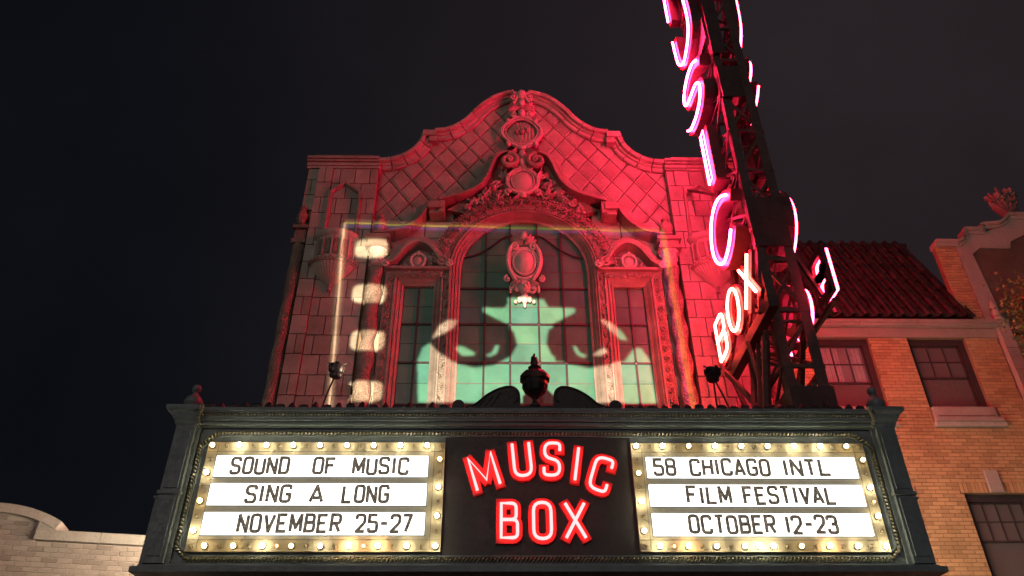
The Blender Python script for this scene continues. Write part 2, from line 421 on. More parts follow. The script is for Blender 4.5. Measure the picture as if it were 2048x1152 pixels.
# ================================================================== geometry helpers
class MB:
    def __init__(s):
        s.v = []; s.f = []

    def add(s, v, f):
        o = len(s.v); s.v += [tuple(p) for p in v]; s.f += [tuple(i + o for i in q) for q in f]
        return s

    def box(s, x0, x1, y0, y1, z0, z1):
        v = [(x0, y0, z0), (x1, y0, z0), (x1, y1, z0), (x0, y1, z0), (x0, y0, z1), (x1, y0, z1), (x1, y1, z1), (x0, y1, z1)]
        return s.add(v, [(0, 1, 5, 4), (1, 2, 6, 5), (2, 3, 7, 6), (3, 0, 4, 7), (4, 5, 6, 7), (3, 2, 1, 0)])

    def prism(s, pts, y0, y1):            # outline in x,z extruded along y
        n = len(pts)
        v = [(x, y0, z) for x, z in pts] + [(x, y1, z) for x, z in pts]
        f = [tuple(range(n)), tuple(range(2 * n - 1, n - 1, -1))]
        f += [(i, (i + 1) % n, n + (i + 1) % n, n + i) for i in range(n)]
        return s.add(v, f)

    def bevel_prism(s, pts, y0, y1, inset, drop):   # front face at y0 inset, sides start at y0+drop
        n = len(pts); cx = sum(p[0] for p in pts) / n; cz = sum(p[1] for p in pts) / n
        def ins(p):
            d = math.hypot(p[0] - cx, p[1] - cz) or 1
            k = max(0, 1 - inset / d)
            return (cx + (p[0] - cx) * k, cz + (p[1] - cz) * k)
        q = [ins(p) for p in pts]
        v = [(x, y0, z) for x, z in q] + [(x, y0 + drop, z) for x, z in pts] + [(x, y1, z) for x, z in pts]
        f = [tuple(range(n))]
        for a in (0, n):
            f += [(a + i, a + (i + 1) % n, a + n + (i + 1) % n, a + n + i) for i in range(n)]
        return s.add(v, f)

    def tube(s, pts, r, n=8, closed=False, caps=True, r_end=None):
        pts = [Vector(p) for p in pts]; m = len(pts); rings = []
        for i in range(m):
            if closed:
                t = pts[(i + 1) % m] - pts[i - 1]
            else:
                t = pts[min(i + 1, m - 1)] - pts[max(i - 1, 0)]
            t.normalize()
            up = Vector((0, 1, 0)) if abs(t.y) < .9 else Vector((1, 0, 0))
            a = t.cross(up).normalized(); b_ = t.cross(a)
            rr = r if r_end is None else r + (r_end - r) * i / (m - 1)
            if callable(r):
                rr = r(i / (m - 1))
            rings.append([pts[i] + (a * math.cos(2 * PI * k / n) + b_ * math.sin(2 * PI * k / n)) * rr for k in range(n)])
        v = [p for g in rings for p in g]; f = []
        for i in range(m if closed else m - 1):
            j = (i + 1) % m
            f += [(i * n + k, i * n + (k + 1) % n, j * n + (k + 1) % n, j * n + k) for k in range(n)]
        if caps and not closed:
            f += [tuple(range(n - 1, -1, -1)), tuple(range((m - 1) * n, m * n))]
        return s.add(v, f)

    def bar(s, a, b_, w, h=None):          # rectangular bar between two points
        a = Vector(a); b_ = Vector(b_); h = h or w
        t = (b_ - a).normalized(); up = Vector((0, 0, 1)) if abs(t.z) < .95 else Vector((0, 1, 0))
        u = t.cross(up).normalized() * w / 2; w2 = t.cross(u).normalized() * h / 2
        v = []
        for p in (a, b_):
            v += [p + u + w2, p - u + w2, p - u - w2, p + u - w2]
        return s.add(v, [(0, 1, 5, 4), (1, 2, 6, 5), (2, 3, 7, 6), (3, 0, 4, 7), (3, 2, 1, 0), (4, 5, 6, 7)])

    def lathe(s, prof, c=(0, 0, 0), n=20, flute=0, a0=0, a1=2 * PI):     # prof (r,z)
        full = abs(a1 - a0 - 2 * PI) < 1e-6
        k = n if full else n + 1
        v = []
        for r_, z in prof:
            for i in range(k):
                a = a0 + (a1 - a0) * i / n
                rr = r_ * (1 + (flute * (i % 2)))
                v.append((c[0] + rr * math.cos(a), c[1] + rr * math.sin(a), c[2] + z))
        f = []
        for j in range(len(prof) - 1):
            for i in range(n):
                i2 = (i + 1) % k
                f.append((j * k + i, j * k + i2, (j + 1) * k + i2, (j + 1) * k + i))
        if full:
            f.append(tuple(range(k - 1, -1, -1))); f.append(tuple(range((len(prof) - 1) * k, len(prof) * k)))
        return s.add(v, f)

    def blob(s, c, r, n=8, m_=5):           # ellipsoid, r=(rx,ry,rz)
        v = [(c[0], c[1], c[2] - r[2])]
        for j in range(1, m_):
            a = PI * j / m_
            for i in range(n):
                b_ = 2 * PI * i / n
                v.append((c[0] + r[0] * math.sin(a) * math.cos(b_), c[1] + r[1] * math.sin(a) * math.sin(b_), c[2] - r[2] * math.cos(a)))
        v.append((c[0], c[1], c[2] + r[2])); L = len(v) - 1
        f = [(0, 1 + (i + 1) % n, 1 + i) for i in range(n)]
        for j in range(m_ - 2):
            o = 1 + j * n
            f += [(o + i, o + (i + 1) % n, o + n + (i + 1) % n, o + n + i) for i in range(n)]
        o = 1 + (m_ - 2) * n
        f += [(o + i, o + (i + 1) % n, L) for i in range(n)]
        return s.add(v, f)

    def sweep(s, path, prof, closed=False, caps=True):  # path in x,z ; prof closed loop of (n, y)
        m = len(path); k = len(prof); v = []
        for i in range(m):
            if closed:
                a, b_ = path[i - 1], path[(i + 1) % m]
            else:
                a, b_ = path[max(i - 1, 0)], path[min(i + 1, m - 1)]
            tx, tz = b_[0] - a[0], b_[1] - a[1]; L = math.hypot(tx, tz) or 1
            nx, nz = -tz / L, tx / L
            # mitre
            sc = 1.0
            if 0 < i < m - 1 or closed:
                p0, p1, p2 = path[i - 1], path[i], path[(i + 1) % m]
                d1 = Vector((p1[0] - p0[0], p1[1] - p0[1])).normalized(); d2 = Vector((p2[0] - p1[0], p2[1] - p1[1])).normalized()
                bis = (d1 + d2)
                if bis.length > .2:
                    bis.normalize(); nx, nz = -bis.y, bis.x
                    sc = 1 / max(.5, bis.dot(d1))
            for q, y in prof:
                v.append((path[i][0] + nx * q * sc, y, path[i][1] + nz * q * sc))
        f = []
        for i in range(m if closed else m - 1):
            j = (i + 1) % m
            f += [(i * k + q, i * k + (q + 1) % k, j * k + (q + 1) % k, j * k + q) for q in range(k)]
        if caps and not closed:
            f += [tuple(range(k)), tuple(range(m * k - 1, (m - 1) * k - 1, -1))]
        return s.add(v, f)

    def mesh(s, name, mat, smooth=False, recalc=True):
        me = bpy.data.meshes.new(name); me.from_pydata(s.v, [], s.f)
        if recalc:
            bm_ = bmesh.new(); bm_.from_mesh(me); bmesh.ops.recalc_face_normals(bm_, faces=bm_.faces); bm_.to_mesh(me); bm_.free()
        me.materials.append(mat)
        if smooth:
            me.polygons.foreach_set('use_smooth', [True] * len(me.polygons))
            if smooth != 'all':
                try:
                    me.set_sharp_from_angle(angle=R(42))
                except Exception:
                    pass
        me.update()
        return me

    def obj(s, name, mat, parent=None, smooth=False, loc=None):
        return link(name, s.mesh(name, mat, smooth), parent, loc)


def link(name, me, parent=None, loc=None, rot=None, scale=None):
    o = bpy.data.objects.new(name, me); COL.objects.link(o)
    if parent is not None:
        o.parent = parent
    if loc is not None:
        o.location = loc
    if rot is not None:
        o.rotation_euler = rot
    if scale is not None:
        o.scale = scale
    return o


def thing(name, label, cat, group=None):
    o = bpy.data.objects.new(name, None); COL.objects.link(o); o.empty_display_size = .1
    o['label'] = label; o['category'] = cat
    if group:
        o['group'] = group
    return o


def struct(o):
    o['kind'] = 'structure'; return o


def cr(pts, sub=6):                 # catmull-rom through 2-D points
    out = []
    P = [pts[0]] + list(pts) + [pts[-1]]
    for i in range(1, len(P) - 2):
        p0, p1, p2, p3 = P[i - 1], P[i], P[i + 1], P[i + 2]
        for k in range(sub):
            t = k / sub
            out.append(tuple(.5 * (2 * p1[d] + (p2[d] - p0[d]) * t + (2 * p0[d] - 5 * p1[d] + 4 * p2[d] - p3[d]) * t * t
                                   + (-p0[d] + 3 * p1[d] - 3 * p2[d] + p3[d]) * t ** 3) for d in range(len(p1))))
    out.append(tuple(pts[-1]))
    return out


def mir(pts):
    return [(-x, z) for x, z in pts]


def arc(cx, cz, rx, rz, a0, a1, n):
    return [(cx + rx * math.cos(R(a0 + (a1 - a0) * i / n)), cz + rz * math.sin(R(a0 + (a1 - a0) * i / n))) for i in range(n + 1)]


def clip(subject, conv):            # keep the part of subject inside the convex, counter-clockwise polygon conv
    out = subject
    for i in range(len(conv)):
        a, b_ = conv[i], conv[(i + 1) % len(conv)]
        def ins(p):
            return (b_[0] - a[0]) * (p[1] - a[1]) - (b_[1] - a[1]) * (p[0] - a[0])
        res = []
        for j in range(len(out)):
            p, q = out[j - 1], out[j]
            ip, iq = ins(p), ins(q)
            if (ip >= 0) != (iq >= 0):
                t = ip / (ip - iq)
                res.append((p[0] + (q[0] - p[0]) * t, p[1] + (q[1] - p[1]) * t))
            if iq >= 0:
                res.append(q)
        out = res
        if len(out) < 3:
            return []
    return out


def area(p):
    return .5 * abs(sum(p[i - 1][0] * p[i][1] - p[i][0] * p[i - 1][1] for i in range(len(p))))


def spiral(mb, cx, y, cz, r0, turns, start, sgn=1, thick=.035, steps=26, grow=1.0):
    pts = []
    for i in range(steps + 1):
        t = i / steps
        a = start + sgn * turns * 2 * PI * t
        rr = r0 * (1 - .88 * t)
        pts.append((cx + rr * math.cos(a), y - .03 * t, cz + rr * math.sin(a)))
    mb.tube(pts, lambda t: thick * (1.0 - .45 * t), 6)
    mb.blob((cx, y - .03, cz), (thick * 1.1,) * 3, 6, 4)


def leaf_shape(mb, x, y, z, ang, L, w, lift=.03):
    c, s_ = math.cos(ang), math.sin(ang)
    prof = [(0, .15), (.25, .8), (.5, 1), (.75, .7), (1, .05)]
    v = []
    for t, k in prof:
        px, pz = x + c * L * t, z + s_ * L * t
        v += [(px - s_ * w * k, y, pz + c * w * k), (px, y - lift * (1 + math.sin(t * PI)), pz), (px + s_ * w * k, y, pz - c * w * k)]
    f = []
    for i in range(len(prof) - 1):
        a = i * 3
        f += [(a, a + 1, a + 4, a + 3), (a + 1, a + 2, a + 5, a + 4)]
    mb.add(v, f)


UNIT = MB().bevel_prism([(-.5, -.5), (.5, -.5), (.5, .5), (-.5, .5)], -.5, .5, .016, .12)
unit_cache = {}


def unit_box(mat):
    if mat not in unit_cache:
        unit_cache[mat] = UNIT.mesh('unit_block', M[mat])
    return unit_cache[mat]


def block(name, mat, parent, x0, x1, y0, y1, z0, z1, mesh=None):
    return link(name, mesh or unit_box(mat), parent, ((x0 + x1) / 2, (y0 + y1) / 2, (z0 + z1) / 2), None, (x1 - x0, y1 - y0, z1 - z0))


# ================================================================== the ground
g = struct(MB().add([(-600, -600, 0), (600, -600, 0), (600, 900, 0), (-600, 900, 0)], [(0, 1, 2, 3)]).obj('ground', M['asphalt']))
g = struct(MB().box(-60, 60, 9.0, 9.16, -.02, .14).obj('kerb', M['concrete']))
for i in range(-9, 10):
    for j in range(3):
        slab_x = i * 1.62
        if i == -9 and j == 0:
            pav = struct(MB().box(-60, 60, 9.165, 14.0, -.02, .12).obj('sidewalk', M['concrete']))
        o = MB().box(slab_x + .01, slab_x + 1.6, 9.18 + j * 1.6, 9.18 + j * 1.6 + 1.585, .10, .145).obj('paving_slab', M['concrete'], pav)

# ================================================================== theatre
TH = thing('theatre_building', 'cream terracotta theatre facade with a curved gable, arched stained window and red neon light', 'theatre')
# body behind the facade
MB().box(-5.05, 5.05, 14.62, 40, 0, 11.2).obj('wall', M['stucco_dark'], TH)
gable_R = [(0, 17.0), (.45, 16.95), (.85, 16.75), (1.2, 16.3), (1.55, 15.9), (2.2, 15.62), (2.45, 15.2), (2.75, 14.85), (3.2, 14.65), (3.55, 14.55)]
outline = mir(gable_R)[::-1][:-1] + gable_R
back = [(-5.02, 0)] + [(-5.02, 14.25), (-3.55, 14.25)] + outline + [(3.55, 14.25), (5.02, 14.25), (5.02, 0)]
MB().prism(back, 14.06, 14.6).obj('wall', M['mortar_buff'], TH)

# ---- ashlar blocks of the flat wall
def ashlar(x0, x1, z0, z1, course, wid, y, mat='terracotta', keep=None, name='block'):
    z = z0; row = 0
    while z < z1 - .05:
        zz = min(z + course, z1)
        if z1 - zz < .12:
            zz = z1
        n = max(1, round((x1 - x0) / wid)); w = (x1 - x0) / n
        off = (row % 2) * w * .5
        xs = [x0] + [x0 + w * k + off for k in range(0 if off else 1, n)] + [x1]
        for a, b_ in zip(xs[:-1], xs[1:]):
            if b_ - a < .06:
                continue
            if keep and not keep((a + b_) / 2, (z + zz) / 2):
                continue
            jy = random.uniform(-.004, .004)
            block(name, mat, TH, a + .006, b_ - .006, y + jy, y + .16, z + .006, zz - .006)
        z = zz; row += 1

def open_wall(x, z):
    ax = abs(x)
    if ax < 1.7 and z < 13.3:
        return False
    if 1.7 <= ax < 2.8 and z < 11.6:
        return False
    if ax < 1.0:
        return z < 13.9
    return z < 13.75 - .55 * (ax - 1.4)
ashlar(-3.42, -2.7, 8.0, 12.6, .485, .36, 13.98)
ashlar(2.7, 3.42, 8.0, 12.6, .485, .36, 13.98)
ashlar(-2.9, -1.6, 11.5, 13.45, .485, .66, 13.981, keep=open_wall)
ashlar(1.6, 2.9, 11.5, 13.45, .485, .66, 13.981, keep=open_wall)

# ---- diamond tiles of the gable
up_R = [(0, 17.1), (.45, 17.05), (.95, 16.7), (1.35, 16.1), (1.75, 15.8), (2.2, 15.68), (2.38, 15.3), (2.7, 14.9), (3.1, 14.72), (3.5, 14.68)]
lo_R = [(3.5, 12.3), (3.05, 12.3), (2.6, 12.48), (2.28, 12.82), (2.1, 13.16), (1.5, 13.38), (1.1, 13.64), (.88, 13.95), (.75, 14.35), (.5, 14.75), (0, 14.8)]
region = mir(up_R)[::-1][:-1] + up_R + lo_R + mir(lo_R)[::-1][1:]
region = region[::-1]
HW, HH = .268, .365
tile_me = MB()
dm = [(-HW + .009, 0), (0, -HH + .012), (HW - .009, 0), (0, HH - .012)]
tile_me.bevel_prism(dm, 0, .07, .014, .014)
k = .80
dm2 = [(-HW * k, 0), (0, -HH * k), (HW * k, 0), (0, HH * k)]
tile_me.bevel_prism(dm2, -.013, .02, .028, .012)
k = .40
dm3 = [(-HW * k, 0), (0, -HH * k), (HW * k, 0), (0, HH * k)]
tile_full = tile_me.mesh('terracotta_tile', M['terracotta_tile'])
for row in range(-1, 30):
    for c in range(-16, 17):
        cx = c * HW + 0.02; cz = 12.4 + row * HH
        if (c + row) % 2:
            continue
        D = [(cx - HW + .009, cz), (cx, cz - HH + .012), (cx + HW - .009, cz), (cx, cz + HH - .012)]
        P = clip(region, D)
        if len(P) < 3 or area(P) < .012:
            continue
        if area(P) > .97 * area(D):
            link('terracotta_tile', tile_full, TH, (cx, 13.985 + random.uniform(-.004, .004), cz), (random.uniform(-.008, .008), 0, random.uniform(-.012, .012)))
        else:
            Q = []
            for p in P:
                if not Q or math.hypot(p[0] - Q[-1][0], p[1] - Q[-1][1]) > .004:
                    Q.append(p)
            if len(Q) > 2:
                MB().prism(Q, 13.984, 14.06).obj('terracotta_tile', M['terracotta_tile'], TH)

# ---- coping of the gable, stone by stone
cop_prof = [(.015, 13.80), (.015, 14.55), (-.30, 14.55), (-.30, 13.93), (-.27, 13.90), (-.20, 13.90), (-.17, 13.86), (-.13, 13.86), (-.10, 13.79), (-.03, 13.77)]
def coping(path, cuts, prof=cop_prof, name='coping_stone', mat='terracotta', sign=1):
    n = len(path) - 1
    pr = [(q * sign, y) for q, y in prof]
    idx = [round(n * k_ / cuts) for k_ in range(cuts + 1)]
    for a, b_ in zip(idx[:-1], idx[1:]):
        seg = path[a:b_ + 1]
        d0 = Vector(seg[1]) - Vector(seg[0]); d1 = Vector(seg[-1]) - Vector(seg[-2])
        seg = [tuple(Vector(seg[0]) + d0.normalized() * .005)] + list(seg[1:-1]) + [tuple(Vector(seg[-1]) - d1.normalized() * .005)]
        MB().sweep(seg, pr).obj(name, M[mat], TH, smooth=True)
cA = cr([(3.52, 14.84), (3.2, 14.87), (2.93, 14.98), (2.70, 15.17), (2.54, 15.42), (2.45, 15.74)], 5)
cB = cr([(2.17, 15.86), (1.9, 15.90), (1.65, 16.03), (1.38, 16.30), (1.2, 16.57), (1.0, 16.82), (.75, 17.06), (.45, 17.22), (.20, 17.29)], 4)
for s_ in (1, -1):
    A = [(x * s_, z) for x, z in cA]; B_ = [(x * s_, z) for x, z in cB]
    coping(A, 5, sign=-1 if s_ == 1 else 1) if False else coping(A, 5, sign=(-1 if s_ == 1 else 1))
    coping(B_, 7, sign=(-1 if s_ == 1 else 1))
    # the little level shoulder between the two curves
    MB().box(min(s_ * 2.12, s_ * 2.46), max(s_ * 2.12, s_ * 2.46), 13.76, 14.55, 15.60, 15.775).obj('coping_stone', M['terracotta'], TH)
    MB().box(min(s_ * 2.10, s_ * 2.30), max(s_ * 2.10, s_ * 2.30), 13.80, 14.5, 15.44, 15.60).obj('coping_stone', M['terracotta'], TH)

# ---- crown ornament on top of the coping
mb = MB()
for s_ in (1, -1):
    spiral(mb, s_ * .20, 13.72, 17.05, .13, 1.3, PI / 2, s_, .045)
    mb.tube([(s_ * .21, 13.72, 17.24), (s_ * .10, 13.70, 17.18), (s_ * .12, 13.70, 16.95), (s_ * .22, 13.72, 16.84)], .04, 6)
    for k_ in range(4):
        leaf_shape(mb, s_ * .05, 13.80, 16.72, PI / 2 - s_ * (.5 + .42 * k_), .30, .06, .05)
mb.blob((0, 13.72, 17.14), (.13, .10, .18), 10, 6)
mb.blob((0, 13.72, 16.86), (.10, .09, .16), 8, 5)
mb.obj('crown_ornament', M['carved_light'], TH, smooth=True)

# ---- shields and cartouches
def oval_frame(mb, cx, cz, rx, rz, y, t, lobes=0, amp=0.0, n=40):
    pts = []
    for i in range(n):
        a = 2 * PI * i / n
        k_ = 1 + amp * math.cos(lobes * a) if lobes else 1
        pts.append((cx + rx * k_ * math.cos(a), y, cz + rz * k_ * math.sin(a)))
    mb.tube(pts, t, 6, closed=True)

def oval_disc(mb, cx, cz, rx, rz, y, bulge, n=28):
    rings = 5; v = [(cx, y - bulge, cz)]
    for j in range(1, rings + 1):
        k_ = j / rings
        for i in range(n):
            a = 2 * PI * i / n
            v.append((cx + rx * k_ * math.cos(a), y - bulge * (1 - k_ * k_), cz + rz * k_ * math.sin(a)))
    f = [(0, 1 + i, 1 + (i + 1) % n) for i in range(n)]
    for j in range(rings - 1):
        o = 1 + j * n
        f += [(o + i, o + n + i, o + n + (i + 1) % n, o + (i + 1) % n) for i in range(n)]
    mb.add(v, f)

# upper pleated shield
mb = MB()
oval_frame(mb, 0, 15.93, .47, .50, 13.84, .055, 4, .05)
oval_frame(mb, 0, 15.93, .39, .42, 13.83, .022, 4, .04)
for s_ in (1, -1):
    mb.blob((s_ * .34, 13.82, 16.30), (.07, .07, .09)); mb.blob((s_ * .34, 13.82, 15.50), (.07, .07, .09))
    leaf_shape(mb, s_ * .10, 13.88, 16.45, PI / 2 - s_ * .9, .34, .07, .05)
    leaf_shape(mb, s_ * .05, 13.88, 15.42, -PI / 2 + s_ * .9, .30, .06, .05)
    spiral(mb, s_ * .22, 13.83, 16.52, .10, 1.2, PI / 2, s_, .035)
mb.blob((0, 13.80, 16.56), (.10, .08, .15)); mb.blob((0, 13.82, 15.36), (.12, .06, .08))
sh = mb.obj('shield', M['carved_light'], TH, smooth=True)
mb = MB(); oval_disc(mb, 0, 15.93, .43, .46, 13.92, .09); mb.obj('shield_field', M['terracotta_smooth'], sh, smooth=True)
mb = MB()
for i in range(-4, 5):
    x = i * .085; h = .36 * math.sqrt(max(0, 1 - (x / .42) ** 2))
    y_ = 13.92 - .09 * (1 - (x / .43) ** 2)
    mb.tube([(x, y_ + .01, 15.93 + h), (x, y_ - .025 if abs(i) < 4 else y_, 15.93), (x, y_ + .01, 15.93 - h)], .011, 5)
mb.blob((0, 13.80, 15.92), (.07, .05, .10)); mb.blob((-.13, 13.81, 15.9), (.05, .04, .08)); mb.blob((.13, 13.81, 15.97), (.04, .04, .08))
mb.obj('pleat', M['moulding'], sh, smooth=True)

# lower shield between the scrolls
mb = MB()
oval_frame(mb, 0, 14.26, .34, .40, 13.72, .05, 2, .06)
oval_frame(mb, 0, 14.26, .27, .32, 13.70, .018)
for s_ in (1, -1):
    spiral(mb, s_ * .17, 13.70, 14.70, .13, 1.4, PI / 2, s_, .04)
    spiral(mb, s_ * .33, 13.72, 13.93, .10, 1.2, -PI / 2, s_, .035)
    leaf_shape(mb, s_ * .30, 13.76, 14.3, PI / 2 - s_ * .45, .34, .07, .06)
    leaf_shape(mb, 0, 13.76, 13.90, -PI / 2 + s_ * .9, .28, .06, .05)
mb.blob((0, 13.68, 14.82), (.08, .07, .17)); mb.blob((0, 13.72, 13.84), (.12, .07, .09))
mb.blob((0, 13.70, 15.12), (.09, .07, .14))
sh = mb.obj('shield', M['carved_light'], TH, smooth=True)
mb = MB(); oval_disc(mb, 0, 14.26, .28, .34, 13.74, .08); mb.obj('shield_field', M['terracotta_smooth'], sh, smooth=True)
mb = MB()
for i in range(-2, 3):
    mb.box(i * .05 - .011, i * .05 + .011, 13.705, 13.76, 14.10, 14.36)
mb.obj('pleat', M['terracotta'], sh)
# relief of foliage left and right of it (tympanum)
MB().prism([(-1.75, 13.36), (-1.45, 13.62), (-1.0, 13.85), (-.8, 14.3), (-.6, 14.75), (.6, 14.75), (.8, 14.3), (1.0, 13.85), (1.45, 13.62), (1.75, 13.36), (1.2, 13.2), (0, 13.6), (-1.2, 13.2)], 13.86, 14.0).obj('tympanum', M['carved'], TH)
mb = MB(); rnd = random.Random(3)
for s_ in (1, -1):
    for cx, cz, r_ in ((.48, 14.45, .11), (.62, 14.15, .13), (.55, 13.85, .12), (.82, 13.92, .12), (.95, 13.70, .11), (1.15, 13.62, .09), (.40, 14.7, .09), (1.3, 13.45, .08)):
        spiral(mb, s_ * cx, 13.80, cz, r_, 1.3, rnd.uniform(0, 6), rnd.choice((1, -1)), .032)
        for k_ in range(5):
            leaf_shape(mb, s_ * cx, 13.84, cz, rnd.uniform(0, 6.28), r_ * 1.5, .045, .07)
    for k_ in range(26):
        t = rnd.random(); x = .42 + 1.0 * t; z = 14.5 - 1.0 * t + rnd.uniform(-.18, .12)
        mb.blob((s_ * x, 13.82, z), (rnd.uniform(.02, .05),) * 3, 6, 4)
mb.obj('carved_festoon', M['carved_light'], TH, smooth=True)

# ---- broken pediment mouldings
ped_prof = [(0, 13.60), (0, 14.0), (-.29, 14.0), (-.29, 13.86), (-.23, 13.84), (-.19, 13.76), (-.12, 13.76), (-.10, 13.68), (-.05, 13.66), (-.04, 13.60)]
pC = cr([(.36, 15.02), (.52, 14.96), (.66, 14.78), (.78, 14.42), (.92, 14.08), (1.15, 13.83), (1.45, 13.67), (1.75, 13.56), (1.94, 13.50)], 5)
pD = cr([(2.20, 13.44), (2.24, 13.22), (2.36, 12.98), (2.56, 12.76), (2.82, 12.61), (3.12, 12.54), (3.40, 12.53)], 5)
for s_ in (1, -1):
    for pth, cuts in ((pC, 5), (pD, 4)):
        coping([(x * s_ * .985, z - .05) for x, z in pth], cuts, ped_prof, 'pediment_moulding', 'moulding', sign=(-1 if s_ == 1 else 1) * -1 * -1)
    MB().box(min(s_ * 1.88, s_ * 2.18), max(s_ * 1.88, s_ * 2.18), 13.58, 14.0, 13.20, 13.38).obj('pediment_moulding', M['moulding'], TH)
    MB().box(min(s_ * 1.80, s_ * 1.92), max(s_ * 1.80, s_ * 1.92), 13.62, 14.0, 13.10, 13.44).obj('pediment_moulding', M['moulding'], TH)
    MB().box(min(s_ * 1.86, s_ * 2.14), max(s_ * 1.86, s_ * 2.14), 13.66, 14.0, 13.08, 13.20).obj('pediment_moulding', M['moulding'], TH)
    # volute
    mb = MB(); pts = []
    for i in range(40):
        t = i / 39; a = PI / 2 - s_ * (-.0) + s_ * 2 * PI * 1.45 * t
        rr = .225 * (1 - .80 * t)
        pts.append((s_ * .33 + rr * math.cos(a), 13.62 - .03 * t, 14.77 + rr * math.sin(a)))
    mb.tube(pts, lambda t: .078 - .035 * t, 8)
    mb.blob((s_ * .33, 13.58, 14.77), (.05, .05, .05), 8, 6)
    mb.obj('volute', M['moulding'], TH, smooth=True)
    MB().lathe([(.01, 0), (.16, 0), (.16, .30), (.01, .30)], (0, 0, 0), 20).obj('volute_drum', M['moulding'], TH, smooth=True, loc=(s_ * .33, 13.66, 14.77)).rotation_euler = (R(-90), 0, 0)

# ---- big arched window
GY = 13.965
win = MB().prism([(-1.62, 7.9), (1.62, 7.9)] + arc(0, 11.58, 1.62, 1.62, 0, 180, 24), 13.985, 14.05).obj('window', M['frame_dark'], TH)
win['label'] = 'tall arched window of greenish panes in dark bars'
archp = [(-1.43, 7.9), (1.43, 7.9)] + arc(0, 11.57, 1.43, 1.43, 0, 180, 28)
vx = [-1.43, -.845, -.305, .305, .845, 1.43]
hz = [7.9, 8.31, 8.77, 9.23, 9.69, 10.15, 10.60, 11.06, 11.52, 11.98, 12.44, 13.02]
for i in range(5):
    for j in range(len(hz) - 1):
        x0, x1, z0, z1 = vx[i] + .008, vx[i + 1] - .008, hz[j] + .007, hz[j + 1] - .007
        P = clip(archp, [(x0, z0), (x1, z0), (x1, z1), (x0, z1)])
        if len(P) < 3 or area(P) < .01:
            continue
        MB().prism(P, GY + random.uniform(-.002, .002), 13.982).obj('pane', M['glass'], win)
mb = MB()
for x in (-.845, -.305, .305, .845):
    top = 11.57 + math.sqrt(1.43 ** 2 - x * x)
    mb.bar((x, 13.945, 7.9), (x, 13.945, top), .042, .05)
for z in (8.31 - .02, 9.23, 10.15, 11.06):
    mb.bar((-1.43, 13.948, z), (1.43, 13.948, z), .04, .044)
for x in (-.845, -.305, .305, .845):
    for z in (9.23, 10.15, 11.06):
        mb.blob((x, 13.93, z), (.045, .03, .045), 8, 5)
for s_ in (1, -1):
    pp = cr([(.25, 12.52), (.42, 12.47), (.62, 12.30), (.845, 12.10), (1.1, 11.95), (1.40, 11.86)], 4)
    mb.tube([(s_ * x, 13.93, z) for x, z in pp], .022, 6)
mb.obj('mullion', M['mullion'], win)
mb = MB()
for j, z in enumerate(hz[1:-1]):
    if j % 2 == 1 or z > 11.3:
        h = 1.43 if z < 11.57 else math.sqrt(max(0, 1.43 ** 2 - (z - 11.57) ** 2))
        mb.box(-h, h, 13.957, 13.975, z - .006, z + .006)
mb.obj('glazing_bar', M['sash'], win)

# stepped inner moulding, carved band and outer bead
in_prof = [(0, 14.0), (0, 13.88), (.03, 13.86), (.05, 13.88), (.075, 13.84), (.10, 13.80), (.115, 13.83), (.135, 13.80), (.16, 13.76), (.185, 13.79), (.21, 13.74), (.235, 13.74), (.235, 14.0)]
path = [(1.385, 7.9)] + arc(0, 11.57, 1.385, 1.385, 0, 180, 40) + [(-1.385, 7.9)]
MB().sweep(path, [(-q, y) for q, y in in_prof]).obj('arch_moulding', M['moulding'], TH, smooth=True)
for i in range(9):
    a0, a1 = 4 + i * 172 / 9, 4 + (i + 1) * 172 / 9
    ring = arc(0, 11.62, 1.655, 1.655, a0 + .15, a1 - .15, 8)
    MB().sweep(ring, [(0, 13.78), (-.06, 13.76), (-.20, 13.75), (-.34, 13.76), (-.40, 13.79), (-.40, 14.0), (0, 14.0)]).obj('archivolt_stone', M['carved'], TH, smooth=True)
mb = MB()
for i in range(74):
    a = R(3 + i * 174 / 73)
    for rr, sz in ((1.675, .022), (2.03, .028)):
        mb.blob((rr * math.cos(a), 13.745, 11.62 + rr * math.sin(a)), (sz, sz, sz), 6, 4)
mb.obj('bead_moulding', M['moulding'], TH, smooth=True)
mb = MB(); rnd = random.Random(5)
for i in range(26):
    a = R(8 + i * 164 / 25); rr = 1.855
    x, z = rr * math.cos(a), 11.62 + rr * math.sin(a)
    spiral(mb, x, 13.73, z, .085, 1.25, a + (PI if i % 2 else 0), 1 if i % 2 else -1, .022, 16)
    for k_ in range(3):
        leaf_shape(mb, x, 13.76, z, a + PI / 2 + rnd.uniform(-.8, .8) + (PI if k_ == 1 else 0), .12, .026, .02)
mb.obj('carved_scrollwork', M['carved'], TH, smooth=True)
for s_ in (1, -1):
    mb = MB()
    spiral(mb, s_ * 1.80, 13.70, 11.76, .13, 1.4, PI / 2, s_, .045)
    mb.blob((s_ * 1.80, 13.72, 11.76), (.06, .06, .06))
    mb.obj('arch_scroll', M['moulding'], TH, smooth=True)

